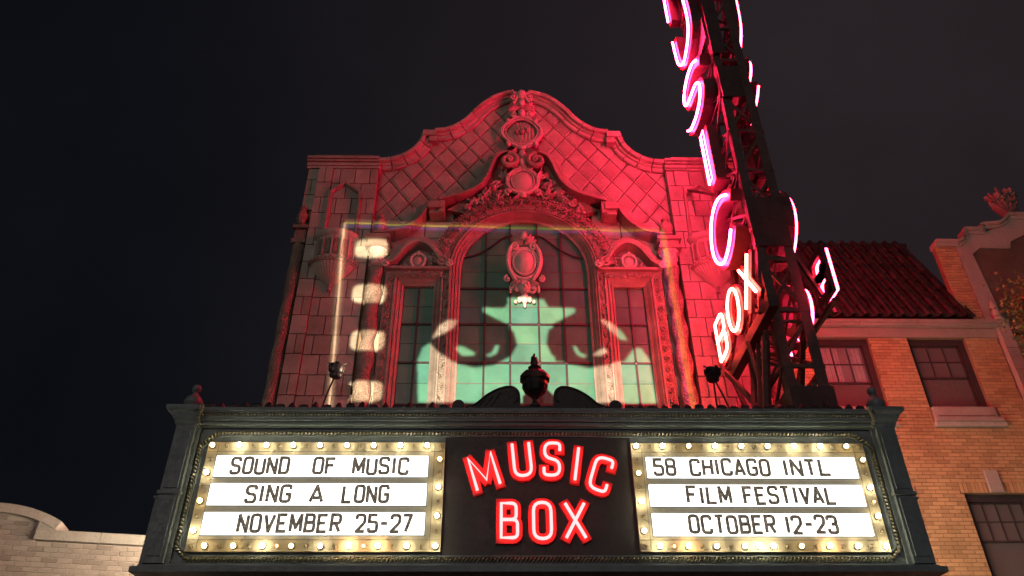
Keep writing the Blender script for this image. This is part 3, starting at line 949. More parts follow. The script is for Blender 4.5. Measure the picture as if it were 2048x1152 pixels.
# cartouche hung in front of the arch
mb = MB()
oval_frame(mb, 0, 11.80, .27, .33, 13.56, .030)
oval_frame(mb, 0, 11.80, .34, .42, 13.62, .05, 2, .04)
for s_ in (1, -1):
    pp = cr([(.12, 12.38), (.26, 12.30), (.36, 12.12), (.40, 11.90), (.37, 11.66), (.28, 11.45), (.20, 11.32)], 4)
    mb.tube([(s_ * x, 13.58, z) for x, z in pp], lambda t: .04 + .025 * math.sin(t * PI), 7)
    spiral(mb, s_ * .24, 13.58, 12.22, .10, 1.3, PI / 2, s_, .035)
    spiral(mb, s_ * .41, 13.60, 11.38, .085, 1.3, PI / 2, -s_, .032)
    spiral(mb, s_ * .40, 13.62, 12.10, .05, 1.0, PI / 2, s_, .022)
    mb.blob((s_ * .34, 13.60, 11.12), (.04, .04, .11), 7, 5)
    spiral(mb, s_ * .20, 13.58, 11.10, .10, 1.2, PI, s_, .035)
    for k_ in range(4):
        leaf_shape(mb, s_ * .04, 13.60, 12.30, PI / 2 - s_ * (.15 + .35 * k_), .30, .05, .06)
        leaf_shape(mb, s_ * .10, 13.62, 11.32, -PI / 2 + s_ * (.1 + .4 * k_), .26, .05, .06)
    mb.blob((s_ * .22, 13.60, 10.80), (.045, .045, .045), 8, 6)
    mb.blob((s_ * .12, 13.60, 10.86), (.06, .05, .08), 7, 5)
mb.blob((0, 13.54, 12.50), (.09, .08, .12)); mb.blob((-.09, 13.58, 12.42), (.05, .05, .08)); mb.blob((.09, 13.58, 12.42), (.05, .05, .08))
mb.blob((0, 13.56, 11.14), (.16, .11, .17), 10, 7)
mb.blob((-.07, 13.46, 11.18), (.035, .03, .035)); mb.blob((.07, 13.46, 11.18), (.035, .03, .035)); mb.blob((0, 13.45, 11.11), (.03, .05, .05))
mb.blob((0, 13.58, 10.88), (.10, .07, .13)); mb.blob((0, 13.60, 10.74), (.04, .04, .09))
ca = mb.obj('cartouche', M['carved_light'], TH, smooth=True)
mb = MB(); oval_disc(mb, 0, 11.80, .26, .32, 13.57, .13); mb.obj('medallion', M['terracotta_smooth'], ca, smooth=True)
MB().box(-.05, .05, 13.62, 13.94, 12.3, 12.42).obj('bracket', M['moulding'], ca)

# ---- the two side windows with their frames and small pediments
for s_ in (1, -1):
    def bx(mb, a, b_, y0, y1, z0, z1):
        return mb.box(min(s_ * a, s_ * b_), max(s_ * a, s_ * b_), y0, y1, z0, z1)
    xl, xr = 1.95, 2.60
    w = bx(MB(), 1.90, 2.66, 13.983, 14.03, 7.9, 11.14).obj('window', M['frame_dark'], TH)
    w['label'] = 'narrow side window ' + ('right of the big arch' if s_ > 0 else 'left of the big arch')
    hz2 = [7.9, 8.31, 8.77, 9.23, 9.69, 10.15, 10.60, 11.07]
    for a, b_ in ((xl, 2.275), (2.275, xr)):
        for j in range(7):
            bx(MB(), a + .008, b_ - .008, GY, 13.982, hz2[j] + .006, hz2[j + 1] - .006).obj('pane', M['glass'], w)
    mb = MB()
    bx(mb, 2.255, 2.295, 13.93, 13.963, 7.9, 11.07)
    for z in (8.29, 9.23, 10.15):
        bx(mb, xl, xr, 13.928, 13.961, z - .019, z + .019)
        mb.blob((s_ * 2.275, 13.925, z), (.045, .03, .045), 8, 5)
    mb.obj('mullion', M['mullion'], w)
    # mitred frame mouldings round the opening
    fp = [(xr, 7.9), (xr, 11.09), (xl, 11.09), (xl, 7.9)]
    fp = [(s_ * x, z) for x, z in fp]
    sgn = -1 if s_ == 1 else 1
    MB().sweep(fp, [(sgn * q, y) for q, y in [(0, 14.0), (0, 13.90), (.04, 13.86), (.055, 13.89), (.09, 13.84), (.12, 13.80), (.14, 13.83), (.17, 13.78), (.20, 13.78), (.20, 14.0)]]).obj('window_surround', M['moulding'], TH)
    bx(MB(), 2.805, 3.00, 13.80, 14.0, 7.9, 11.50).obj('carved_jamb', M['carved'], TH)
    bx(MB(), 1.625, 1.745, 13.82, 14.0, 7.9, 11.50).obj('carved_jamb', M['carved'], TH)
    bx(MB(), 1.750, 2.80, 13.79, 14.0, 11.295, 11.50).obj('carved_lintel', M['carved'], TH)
    mb = MB(); bx(mb, 1.62, 3.03, 13.70, 14.0, 11.505, 11.56); bx(mb, 1.62, 3.03, 13.74, 14.0, 11.562, 11.60); mb.obj('cornice', M['moulding'], TH)
    mb = MB()
    for k_ in range(14):
        z = 8.2 + k_ * .24
        spiral(mb, s_ * 2.90, 13.78, z, .065, 1.2, PI / 2 if k_ % 2 else -PI / 2, s_ if k_ % 2 else -s_, .018, 12)
        leaf_shape(mb, s_ * 1.685, 13.80, z, PI / 2 + (.5 if k_ % 2 else -.5), .16, .035, .03)
    for k_ in range(7):
        spiral(mb, s_ * (1.83 + k_ * .155), 13.77, 11.40, .06, 1.2, 0 if k_ % 2 else PI, 1 if k_ % 2 else -1, .018, 12)
    mb.obj('carved_scrollwork', M['carved'], TH, smooth=True)
    # curved pediment
    pp = cr([(3.02, 11.68), (2.88, 11.74), (2.76, 11.88), (2.64, 12.08), (2.50, 12.23), (2.32, 12.30), (2.14, 12.23), (2.00, 12.08), (1.88, 11.88), (1.76, 11.74), (1.62, 11.68)], 4)
    pp = [(s_ * x, z) for x, z in pp]
    sg = 1 if s_ == 1 else -1
    MB().sweep(pp, [(-sg * -q, y) for q, y in [(.03, 13.66), (.03, 14.0), (-.03, 14.0), (-.21, 14.0), (-.21, 13.80), (-.17, 13.76), (-.12, 13.76), (-.09, 13.70), (-.05, 13.70), (-.02, 13.64)]]).obj('pediment_moulding', M['moulding'], TH, smooth=True)
    MB().prism([(s_ * x, z) for x, z in [(2.85, 11.60), (2.6, 11.95), (2.32, 12.12), (2.04, 11.95), (1.79, 11.60)]], 13.90, 14.0).obj('tympanum', M['carved'], TH)
    mb = MB()
    for q in (1, -1):
        spiral(mb, s_ * (2.32 + q * .68), 13.66, 11.70, .09, 1.3, PI / 2, -q * s_, .035)
        leaf_shape(mb, s_ * (2.32 + q * .10), 13.86, 11.64, PI / 2 - q * s_ * 1.1, .26, .05, .05)
        leaf_shape(mb, s_ * (2.32 + q * .20), 13.86, 11.66, PI / 2 - q * s_ * .5, .26, .05, .05)
    oval_frame(mb, s_ * 2.32, 11.84, .155, .19, 13.74, .03)
    mb.blob((s_ * 2.32, 13.74, 12.04), (.05, .05, .06)); mb.box(s_ * 2.32 - .72, s_ * 2.32 + .72, 13.80, 13.99, 11.605, 11.66)
    sh = mb.obj('shield', M['carved_light'], TH, smooth=True)
    mb = MB(); oval_disc(mb, s_ * 2.32, 11.84, .14, .17, 13.80, .09); mb.obj('shield_field', M['terracotta_smooth'], sh, smooth=True)

# ---- twisted columns beside them, carrying small urns
def twisted(mb, cx, cy_, z0, z1, r_, turns_per_m=1.1, n=14, amp=.22):
    steps = int((z1 - z0) * 9); v = []
    for i in range(steps + 1):
        z = z0 + (z1 - z0) * i / steps
        for k_ in range(n):
            a = 2 * PI * k_ / n
            rr = r_ * (1 + amp * math.cos(2 * (a - 2 * PI * turns_per_m * z * .5)))
            v.append((cx + rr * math.cos(a), cy_ + rr * math.sin(a), z))
    f = []
    for i in range(steps):
        f += [(i * n + k_, i * n + (k_ + 1) % n, (i + 1) * n + (k_ + 1) % n, (i + 1) * n + k_) for k_ in range(n)]
    mb.add(v, f)

for s_ in (1, -1):
    cx = s_ * 3.235
    mb = MB(); twisted(mb, cx, 13.83, 7.9, 11.62, .155, 1.3, 18, .19); mb.obj('twisted_column', M['carved'], TH, smooth='all')
    mb = MB()
    mb.lathe([(.13, 0), (.17, .03), (.13, .07), (.14, .12), (.20, .38), (.23, .44)], (cx, 13.80, 11.62), 16, .05)
    for k_ in range(8):
        a = 2 * PI * k_ / 8
        mb.blob((cx + .19 * math.cos(a), 13.80 + .19 * math.sin(a), 12.0), (.04, .04, .06), 6, 4)
        mb.blob((cx + .15 * math.cos(a + .4), 13.80 + .15 * math.sin(a + .4), 11.84), (.035, .035, .07), 6, 4)
    mb.obj('capital', M['carved_light'], TH, smooth=True)
    mb = MB(); mb.box(cx - .25, cx + .25, 13.56, 14.0, 12.07, 12.14); mb.box(cx - .21, cx + .21, 13.60, 14.0, 12.142, 12.30); mb.box(cx - .27, cx + .27, 13.54, 14.0, 12.302, 12.40); mb.obj('entablature_block', M['moulding'], TH)
    MB().lathe([(.02, 0), (.13, 0), (.10, .06), (.06, .10), (.12, .22), (.15, .32), (.11, .44), (.06, .50), (.09, .56), (.05, .66), (.01, .72)], (cx, 13.72, 12.40), 12, .08).obj('finial', M['moulding'], TH, smooth=True)

# ---- end piers
YP = 13.76
for s_ in (1, -1):
    def bx(mb, a, b_, y0, y1, z0, z1):
        return mb.box(min(s_ * a, s_ * b_), max(s_ * a, s_ * b_), y0, y1, z0, z1)
    bx(MB(), 3.47, 5.05, YP + .05, 14.055, 0, 14.36).obj('pier_core', M['mortar_buff'], TH)
    # left / right side of the pier, course by course
    def pier_blocks(a, b_, z0, z1, y, wid, course=.46):
        x0, x1 = min(s_ * a, s_ * b_), max(s_ * a, s_ * b_)
        ashlar(x0, x1, z0, z1, course, wid, y)
    pier_blocks(3.44, 4.50, 7.0, 14.37, YP - .01, .42)
    pier_blocks(4.50, 4.84, 7.0, 14.37, YP - .055, .34)
    pier_blocks(4.84, 5.10, 13.1, 14.37, YP + .01, .26)
    # carved corner strip with a twisted shaft
    mb = MB(); twisted(mb, s_ * 5.0, YP + .06, 7.0, 12.1, .14, 1.0, 14, .07); mb.obj('corner_shaft', M['carved'], TH, smooth='all')
    mb = MB(); bx(mb, 4.85, 5.16, YP - .08, 14.2, 12.10, 12.22); bx(mb, 4.87, 5.13, YP - .04, 14.2, 12.222, 12.50); bx(mb, 4.85, 5.17, YP - .10, 14.2, 12.502, 12.60); mb.obj('capital', M['carved'], TH)
    MB().lathe([(.02, 0), (.11, 0), (.08, .08), (.13, .22), (.10, .36), (.06, .42), (.09, .50), (.03, .62), (.01, .64)], (s_ * 5.02, YP - .02, 12.60), 10, .12).obj('finial', M['carved'], TH, smooth=True)
    # pier cornice
    for a, b_, in ((3.42, 3.95), (3.95, 4.65), (4.65, 5.14)):
        mb = MB()
        bx(mb, a + .004, b_ - .004, YP - .03, 14.5, 14.375, 14.44); bx(mb, a + .004, b_ - .004, YP - .06, 14.5, 14.442, 14.53); bx(mb, a + .004, b_ - .004, YP - .11, 14.5, 14.532, 14.59); bx(mb, a + .004, b_ - .004, YP - .15, 14.5, 14.592, 14.66)
        mb.obj('cornice_stone', M['terracotta'], TH)
    for a, b_ in ((3.62, 4.3), (4.3, 5.0)):
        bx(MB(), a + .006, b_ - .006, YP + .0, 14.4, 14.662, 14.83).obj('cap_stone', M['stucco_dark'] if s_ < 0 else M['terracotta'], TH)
    # blind pointed arch
    bp = [(s_ * x, z) for x, z in [(4.50, 12.2), (4.50, 13.60), (4.42, 13.70), (4.16, 13.93), (3.88, 13.70), (3.76, 13.60), (3.72, 12.2)]]
    sg = 1 if s_ == 1 else -1
    MB().sweep(bp, [(sg * q, y) for q, y in [(0, YP - .09), (.05, YP - .085), (.085, YP - .03), (.085, YP + .03), (0, YP + .03)]]).obj('blind_arch', M['moulding'], TH)
    # half-round balcony corbel
    c0 = (s_ * 4.17, YP - .01)
    a0, a1 = PI, 2 * PI
    FY = .74
    def squash(q):
        q.v = [(x, c0[1] + (y - c0[1]) * FY, z) for x, y, z in q.v]; return q
    mb = MB()
    prof = [(.03, 0), (.07, .05), (.15, .13), (.27, .25), (.38, .38), (.45, .50)]
    mb.lathe(prof, (c0[0], c0[1], 10.93), 36, .05, a0, a1)
    cor = squash(mb).obj('corbel', M['terracotta_smooth'], TH, smooth=False)
    mb = MB(); mb.lathe([(.40, 0), (.48, .01), (.52, .05), (.51, .10), (.45, .12)], (c0[0], c0[1], 11.43), 30, 0, a0, a1)
    mb.lathe([(.43, 0), (.41, .02), (.41, .62)], (c0[0], c0[1], 11.54), 30, 0, a0, a1)
    mb.lathe([(.40, 0), (.45, .03), (.50, .10), (.50, .15), (.46, .17), (.02, .17)], (c0[0], c0[1], 12.13), 30, 0, a0, a1)
    bal = squash(mb).obj('balcony', M['terracotta_smooth'], TH, smooth=True)
    for k_ in range(7):
        a = a0 + (k_ + .5) * PI / 7
        px, py = c0[0] + .415 * math.cos(a), c0[1] + .415 * math.sin(a) * FY
        pan = MB().box(-.022, .022, -.045, .02, 0, .52)
        o = pan.obj('balcony_post', M['terracotta_smooth'], TH, loc=(px, py, 11.58)); o.rotation_euler = (0, 0, a + PI / 2)
    for k_ in range(6):
        a = a0 + (k_ + 1) * PI / 7
        px, py = c0[0] + .405 * math.cos(a), c0[1] + .405 * math.sin(a) * FY
        pan = MB().bevel_prism([(-.055, .06), (.055, .06), (.055, .44), (0, .49), (-.055, .44)], -.03, .02, .012, .012)
        o = pan.obj('balcony_panel', M['moulding'], TH, loc=(px, py, 11.58)); o.rotation_euler = (0, 0, a + PI / 2)
    mb = MB()
    for k_ in range(19):
        a = a0 + (k_ + .5) * PI / 19
        mb.blob((c0[0] + .53 * math.cos(a), c0[1] + .53 * math.sin(a), 11.485), (.024, .024, .028), 6, 4)
    squash(mb).obj('bead_moulding', M['moulding'], bal, smooth=True)
    MB().lathe([(.01, 0), (.05, .04), (.03, .12), (.05, .18), (.01, .2)], (c0[0], c0[1] - .02, 10.80), 10).obj('corbel_drop', M['moulding'], TH, smooth=True)

# everything that stands proud of the wall was surveyed on the wall plane: bring it down to its own depth
drop = {'crown_ornament': .20, 'shield': .20, 'shield.001': .28, 'shield.002': .18, 'shield.003': .18, 'volute': .22, 'volute_drum': .22, 'pediment_moulding': .14,
        'tympanum': .15, 'carved_festoon': .24, 'archivolt_stone': .15, 'arch_moulding': .08, 'arch_scroll': .15, 'cartouche': .30, 'cornice': .08, 'capital': .12,
        'entablature_block': .14, 'carved_scrollwork': .13, 'bead_moulding': .15, 'coping_stone': .06, 'crown': .2}
for o in list(TH.children):
    base = o.name.split('.')[0]
    d = drop.get(o.name, drop.get(base, 0))
    if base == 'capital' and abs(sum(v.co.x for v in o.data.vertices) / len(o.data.vertices)) > 4:
        d = 0
    if base == 'finial':
        d = .14 if abs(sum(v.co.x for v in o.data.vertices) / len(o.data.vertices)) < 4 else 0
    if base == 'bead_moulding' and o.parent is not TH:
        d = 0
    o.location.z -= d
    if base == 'cartouche':
        o.scale.x = .88

# ================================================================== stroke lettering
def rnd_path(pts, r_, closed=False, seg=4):
    out = []; n = len(pts)
    for i in range(n):
        p = Vector(pts[i])
        if not closed and i in (0, n - 1):
            out.append(tuple(p)); continue
        a = Vector(pts[i - 1]); c = Vector(pts[(i + 1) % n])
        rr = r_[i] if isinstance(r_, (list, tuple)) else r_
        da = (a - p); dc = (c - p)
        rr = min(rr, da.length * .5, dc.length * .5)
        if rr < 1e-4:
            out.append(tuple(p)); continue
        p0 = p + da.normalized() * rr; p1 = p + dc.normalized() * rr
        for k_ in range(seg + 1):
            t = k_ / seg
            q = p0 * (1 - t) ** 2 + p * 2 * t * (1 - t) + p1 * t * t
            out.append(tuple(q))
    if closed:
        out.append(out[0])
    return out


def glyph(ch, w, r_=None):
    """list of centre-line strokes in a box w wide and 1 high"""
    r_ = w * .38 if r_ is None else r_
    O, s_ = 0, []
    if ch in 'O0': return [rnd_path([(0, 0), (w, 0), (w, 1), (0, 1)], r_, True)]
    if ch == 'C': return [rnd_path([(w, .76), (w, 1), (0, 1), (0, 0), (w, 0), (w, .24)], r_)]
    if ch == 'G': return [rnd_path([(w, .76), (w, 1), (0, 1), (0, 0), (w, 0), (w, .46), (w * .5, .46)], [0, r_, r_, r_, r_, 0, 0])]
    if ch == 'S': return [rnd_path([(w, .77), (w, 1), (0, 1), (0, .53), (w, .47), (w, 0), (0, 0), (0, .23)], r_)]
    if ch == 'U': return [rnd_path([(0, 1), (0, 0), (w, 0), (w, 1)], r_)]
    if ch == 'N': return [[(0, 0), (0, 1), (w, 0), (w, 1)]]
    if ch == 'D': return [rnd_path([(0, 0), (0, 1), (w, 1), (w, 0), (0, 0)], [0, 0, r_, r_, 0])]
    if ch == 'F': return [[(0, 0), (0, 1), (w, 1)], [(0, .52), (w * .8, .52)]]
    if ch == 'M': return [[(0, 0), (0, 1), (w / 2, .22), (w, 1), (w, 0)]]
    if ch in 'I1': return [[(0, 0), (0, 1)]]
    if ch == 'A': return [[(0, 0), (w / 2, 1), (w, 0)], [(w * .16, .28), (w * .84, .28)]]
    if ch == 'L': return [[(0, 1), (0, 0), (w, 0)]]
    if ch == 'V': return [[(0, 1), (w / 2, 0), (w, 1)]]
    if ch == 'E': return [[(w, 1), (0, 1), (0, 0), (w, 0)], [(0, .52), (w * .8, .52)]]
    if ch == 'B': return [rnd_path([(0, .52), (0, 1), (w * .92, 1), (w * .92, .52), (0, .52)], [0, 0, r_ * .8, r_ * .8, 0]), rnd_path([(0, .52), (w, .52), (w, 0), (0, 0), (0, .52)], [0, r_ * .8, r_ * .8, 0, 0])]
    if ch == 'R': return [rnd_path([(0, 0), (0, 1), (w, 1), (w, .48), (0, .48)], [0, 0, r_, r_, 0]), [(w * .5, .48), (w, 0)]]
    if ch == 'T': return [[(0, 1), (w, 1)], [(w / 2, 1), (w / 2, 0)]]
    if ch == 'H': return [[(0, 0), (0, 1)], [(w, 0), (w, 1)], [(0, .52), (w, .52)]]
    if ch == 'X': return [[(0, 1), (w, 0)], [(0, 0), (w, 1)]]
    if ch == '2': return [rnd_path([(0, .74), (0, 1), (w, 1), (w, .56), (0, .0), (w, 0)], [0, r_, r_, .12, 0, 0])]
    if ch == '3': return [rnd_path([(0, .78), (0, 1), (w, 1), (w, .53), (w * .4, .53)], [0, r_, r_, r_, 0]), rnd_path([(w * .4, .53), (w, .53), (w, 0), (0, 0), (0, .24)], [0, r_, r_, r_, 0])]
    if ch == '5': return [rnd_path([(w, 1), (0, 1), (0, .58), (w, .58), (w, 0), (0, 0), (0, .22)], [0, 0, 0, r_, r_, r_, 0])]
    if ch == '7': return [[(0, 1), (w, 1), (w * .3, 0)]]
    if ch == '8': return [rnd_path([(0, .53), (w, .53), (w, 1), (0, 1)], r_ * .9, True), rnd_path([(0, 0), (w, 0), (w, .53), (0, .53)], r_ * .9, True)]
    if ch == '-': return [[(0, .48), (w, .48)]]
    return []


def ribbon(mb, pts, t, y0, y1, ox=0, oz=0):
    """flat stroke of width t with mitred corners, front at y0, back at y1"""
    P = [Vector(p) for p in pts]
    Q = [P[0]]
    for p in P[1:]:
        if (p - Q[-1]).length > 1e-4:
            Q.append(p)
    cut = [i for i in range(1, len(Q) - 1) if (Q[i] - Q[i - 1]).normalized().dot((Q[i + 1] - Q[i]).normalized()) < -.25]
    if cut:                              # sharp turn: separate, slightly overlapping strokes
        ends = [0] + cut + [len(Q) - 1]
        for j in range(len(ends) - 1):
            seg = [q.copy() for q in Q[ends[j]:ends[j + 1] + 1]]
            if j > 0:
                seg[0] -= (seg[1] - seg[0]).normalized() * t * .32
            if j < len(ends) - 2:
                seg[-1] += (seg[-1] - seg[-2]).normalized() * t * .32
            ribbon(mb, [tuple(q) for q in seg], t, y0 - .0004 * j * (1 if y1 > y0 else -1), y1 - .0001 * j, ox, oz)
        return
    closed = (Q[0] - Q[-1]).length < 1e-4
    if closed:
        Q = Q[:-1]
    n = len(Q); v = []
    for i in range(n):
        d1 = (Q[i] - Q[i - 1]).normalized() if (i > 0 or closed) else None
        d2 = (Q[(i + 1) % n] - Q[i]).normalized() if (i < n - 1 or closed) else None
        if d1 is None: d1 = d2
        if d2 is None: d2 = d1
        b_ = d1 + d2
        if b_.length < .35:
            b_ = d1.copy(); sc = 1
        else:
            b_.normalize(); sc = min(1 / max(.2, b_.dot(d1)), 1.45)
        nx = Vector((-b_.y, b_.x)) * (t / 2 * sc)
        for yy in (y0, y1):
            v += [(ox + Q[i].x + nx.x, yy, oz + Q[i].y + nx.y), (ox + Q[i].x - nx.x, yy, oz + Q[i].y - nx.y)]
    f = []
    for i in range(n if closed else n - 1):
        a, b_ = i * 4, ((i + 1) % n) * 4
        f += [(a, a + 1, b_ + 1, b_), (a + 2, b_ + 2, b_ + 3, a + 3), (a, b_, b_ + 2, a + 2), (a + 1, a + 3, b_ + 3, b_ + 1)]
    if not closed:
        f += [(0, 2, 3, 1), (4 * n - 4, 4 * n - 3, 4 * n - 1, 4 * n - 2)]
    mb.add(v, f)


# ================================================================== marquee
YM = 9.6
MQ = thing('marquee', 'dark green cinema marquee with two lit message boards and red neon MUSIC BOX lettering', 'marquee')
MB().box(-4.60, 4.60, YM + .12, 13.70, 4.02, 5.95).obj('body', M['marquee_dark'], MQ)
MB().box(-4.56, 4.56, YM + .05, YM + .12, 4.12, 5.86).obj('face_panel', M['marquee_paint'], MQ)
MB().box(-1.22, 1.22, YM + .035, YM + .05, 4.20, 5.745).obj('face_panel', M['marquee_dark'], MQ)
# cornice (stacked mouldings running round three sides)
def cornice(zs, name='cornice'):
    mb = MB()
    for x, y, z0, z1 in zs:
        mb.box(-x, x, y, 13.72, z0, z1)
    return mb.obj(name, M['marquee_paint'], MQ)
cornice([(4.62, YM + .03, 5.875, 5.90), (4.66, YM - .02, 5.902, 5.935), (4.64, YM - .0, 5.937, 5.952), (4.68, YM - .045, 5.954, 5.99), (4.70, YM - .06, 5.992, 6.01),
         (4.74, YM - .075, 6.052, 6.075), (4.76, YM - .09, 6.077, 6.12)])
cornice([(4.70, YM - .045, 6.012, 6.05)])
cornice([(4.86, YM - .14, 3.98, 4.045), (4.80, YM - .08, 4.047, 4.075), (4.74, YM - .02, 4.077, 4.10)], 'base_moulding')
# beaded strip in the cornice, stacked beads
mb = MB()
x = -4.66
while x < 4.66:
    mb.blob((x, YM - .055, 6.031), (.020, .022, .017), 5, 4); x += .047
for s_ in (1, -1):
    y = YM - .05
    while y < 13.6:
        mb.blob((s_ * 4.70, y, 6.031), (.022, .020, .017), 5, 4); y += .06
mb.obj('bead_moulding', M['rope'], MQ)
# corner posts with flared caps
for s_ in (1, -1):
    def bx(mb, a, b_, y0, y1, z0, z1):
        return mb.box(min(s_ * a, s_ * b_), max(s_ * a, s_ * b_), y0, y1, z0, z1)
    mb = MB(); bx(mb, 4.52, 4.77, YM - .06, YM + .26, 4.10, 5.87); bx(mb, 4.555, 4.735, YM - .075, YM - .06, 5.02, 5.80); bx(mb, 4.555, 4.735, YM - .075, YM - .06, 4.18, 4.90)
    bx(mb, 4.50, 4.79, YM - .09, YM + .28, 4.94, 4.985)
    mb.obj('corner_post', M['marquee_paint'], MQ)
    # flared cap: stacked frusta
    mb = MB(); last = None; v = []
    lv = [(5.87, 0.0), (5.91, .02), (5.93, .02), (5.98, .06), (6.01, .075), (6.035, .085), (6.06, .13), (6.08, .145), (6.125, .145)]
    for z, e in lv:
        xa, xb = 4.50 - e * .1, 4.78 + e
        ya, yb = YM - .065 - e * .7, YM + .30
        xs = sorted((s_ * xa, s_ * xb))
        v += [(xs[0], ya, z), (xs[1], ya, z), (xs[1], yb, z), (xs[0], yb, z)]
    f = [(3, 2, 1, 0), tuple(len(v) - 4 + i for i in range(4))]
    for i in range(len(lv) - 1):
        a = i * 4
        f += [(a + k_, a + (k_ + 1) % 4, a + 4 + (k_ + 1) % 4, a + 4 + k_) for k_ in range(4)]
    mb.add(v, f); mb.obj('post_cap', M['marquee_paint'], MQ)
    mb = MB()
    for k_ in range(9):
        t = k_ / 8
        mb.blob((s_ * (4.47 + .03 * math.sin(t * 5)), YM - .08 - .10 * t, 5.88 + .22 * t), (.03, .02, .022), 5, 4)
    mb.obj('bead_moulding', M['rope'], MQ)
    mb = MB(); bx(mb, 4.775, 4.88, YM + .12, YM + .42, 4.05, 4.95); bx(mb, 4.775, 4.90, YM + .10, YM + .44, 4.95, 4.975); mb.obj('side_pilaster', M['marquee_paint'], MQ)
    # a slim raised strip beside the post
    bx(MB(), 4.47, 4.515, YM - .0, YM + .1, 4.10, 5.87).obj('trim_strip', M['marquee_paint'], MQ)
    # corner finial with ball
    MB().lathe([(.02, 0), (.13, 0), (.13, .03), (.07, .05), (.07, .07), (.115, .12), (.125, .17), (.10, .22), (.045, .27), (.03, .31), (.055, .335), (.062, .37), (.045, .41), (.01, .425)],
               (s_ * 4.70, YM + .12, 6.125), 20).obj('corner_finial', M['marquee_paint'], MQ, smooth=True)
    # side message board
    sb = bx(MB(), 4.60, 4.66, YM + .5, 13.4, 4.25, 5.65).obj('side_board', M['board'], MQ)
    for z0 in (4.45, 4.82, 5.18):
        bx(MB(), 4.66, 4.668, YM + .75, 13.1, z0, z0 + .27).obj('message_strip', M['acrylic_side'], sb)

# rope moulding: twisted strand round the whole face with cut corners
rope_path = [(-4.24, 5.80), (4.24, 5.80), (4.43, 5.64), (4.43, 4.29), (4.28, 4.165), (-4.28, 4.165), (-4.43, 4.29), (-4.43, 5.64)]
pts = []
for i in range(8):
    a = Vector(rope_path[i]); b_ = Vector(rope_path[(i + 1) % 8]); L = (b_ - a).length; n = max(1, round(L / .048))
    d = (b_ - a).normalized(); nn = Vector((-d.y, d.x))
    for k_ in range(n):
        pts.append((a + (b_ - a) * (k_ + .5) / n, d, nn))
mb = MB()
for p, d, nn in pts:
    a = p - d * .020 - nn * .024; b_ = p + d * .020 + nn * .024
    mb.tube([(a.x, YM + .045, a.y), (p.x, YM + .012, p.y), (b_.x, YM + .045, b_.y)], .0155, 5)
mb.obj('rope_moulding', M['rope'], MQ, smooth=True)
cp = [(x * (1 - .008), z) for x, z in rope_path]
inner = [(-4.20, 5.755), (4.20, 5.755), (4.385, 5.60), (4.385, 4.33), (4.25, 4.21), (-4.25, 4.21), (-4.385, 4.33), (-4.385, 5.60)]
MB().sweep(inner, [(0, YM + .02), (.018, YM + .02), (.018, YM + .052), (0, YM + .052)], closed=True).obj('inner_bead', M['marquee_paint'], MQ)

# ---- message boards with sockets, bulbs and letters
bulb_mesh = MB().blob((0, 0, 0), (.030, .030, .030), 8, 6).mesh('bulb', M['bulb'], 'all')
big_mesh = MB().blob((0, 0, 0), (.034, .034, .034), 7, 5).mesh('bulb', M['bulb_big'], 'all')
dim_mesh = MB().blob((0, 0, 0), (.027, .027, .027), 8, 6).mesh('bulb', M['bulb_dim'], 'all')
small_mesh = MB().blob((0, 0, 0), (.018, .018, .018), 7, 5).mesh('bulb', M['bulb_orange'], 'all')
off_me = MB(); off_me.blob((0, -.01, 0), (.016, .016, .016), 7, 5)
off_mesh = off_me.mesh('bulb', M['bulb_off'], 'all')
sock_mesh = MB().lathe([(.005, .0), (.024, .0), (.030, .008), (.032, .03)], (0, 0, 0), 12).mesh('socket', M['board'], True)
YB = YM - .01
LET = .0
def letters(board, text, x0, x1, z0, z1, tilt=0):
    # relative advance widths
    W = {'I': .30, '1': .30, 'M': 1.18, '-': .8, 'V': 1.05, 'A': 1.05, ' ': 1.0}
    adv = [W.get(c, 1.0) for c in text]; gap = .52
    total = sum(adv) + gap * (len(text) - 1)
    u = (x1 - x0) / total; x = x0; h = z1 - z0
    for c, a in zip(text, adv):
        w = a * u
        if c in 'I1':
            st = [[(w / 2 / h, 0), (w / 2 / h, 1)]]
        else:
            st = glyph(c, w / h)
        mb = MB(); lean = random.uniform(-.022, .022)
        for k_, s_ in enumerate(st):
            ribbon(mb, [((p[0] + p[1] * (.0 + lean)) * h, p[1] * h) for p in s_], .041, YB - .030 - k_ * .0006, YB - .0225, x, z0 + random.uniform(-.006, .006))
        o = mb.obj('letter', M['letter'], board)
        x += w + gap * u

def make_board(x0, x1, strips, mirror):
    sgn = 1
    bd = MB().box(x0, x1, YB, YM + .05, 4.245, 5.655).obj('message_board', M['board'], MQ)
    for sx0, sx1, z0, z1 in strips:
        MB().box(sx0 - .012, sx1 + .012, YB - .004, YB, z0 - .012, z1 + .012).obj('strip_rim', M['marquee_paint'], bd)
        MB().box(sx0, sx1, YB - .022, YB - .002, z0, z1).obj('message_strip', M['acrylic'], bd)
    mb = MB()
    for (a, b_, z0, z1) in ((x0 + .015, x1 - .015, 5.525, 5.529), (x0 + .015, x1 - .015, 4.385, 4.389)):
        mb.box(a, b_, YB - .002, YB + .001, z0, z1)
    for xx in (x0 + .135, x1 - .135):
        mb.box(xx - .002, xx + .002, YB - .002, YB + .001, 4.27, 5.63)
    mb.obj('seam', M['marquee_dark'], bd)
    return bd

def put_bulb(bd, x, z, kind):
    o = link('socket', sock_mesh, bd, (x, YB, z), (R(90), 0, 0))
    me = {'on': bulb_mesh, 'big': big_mesh, 'small': small_mesh, 'off': off_mesh}[kind]
    dy = {'on': .045, 'big': .05, 'small': .035, 'off': .028}[kind]
    s_ = random.uniform(.86, 1.10)
    if kind == 'on' and random.random() < .22: me = dim_mesh
    link('bulb', me, bd, (x, YB - dy, z), None, (s_, s_, s_))

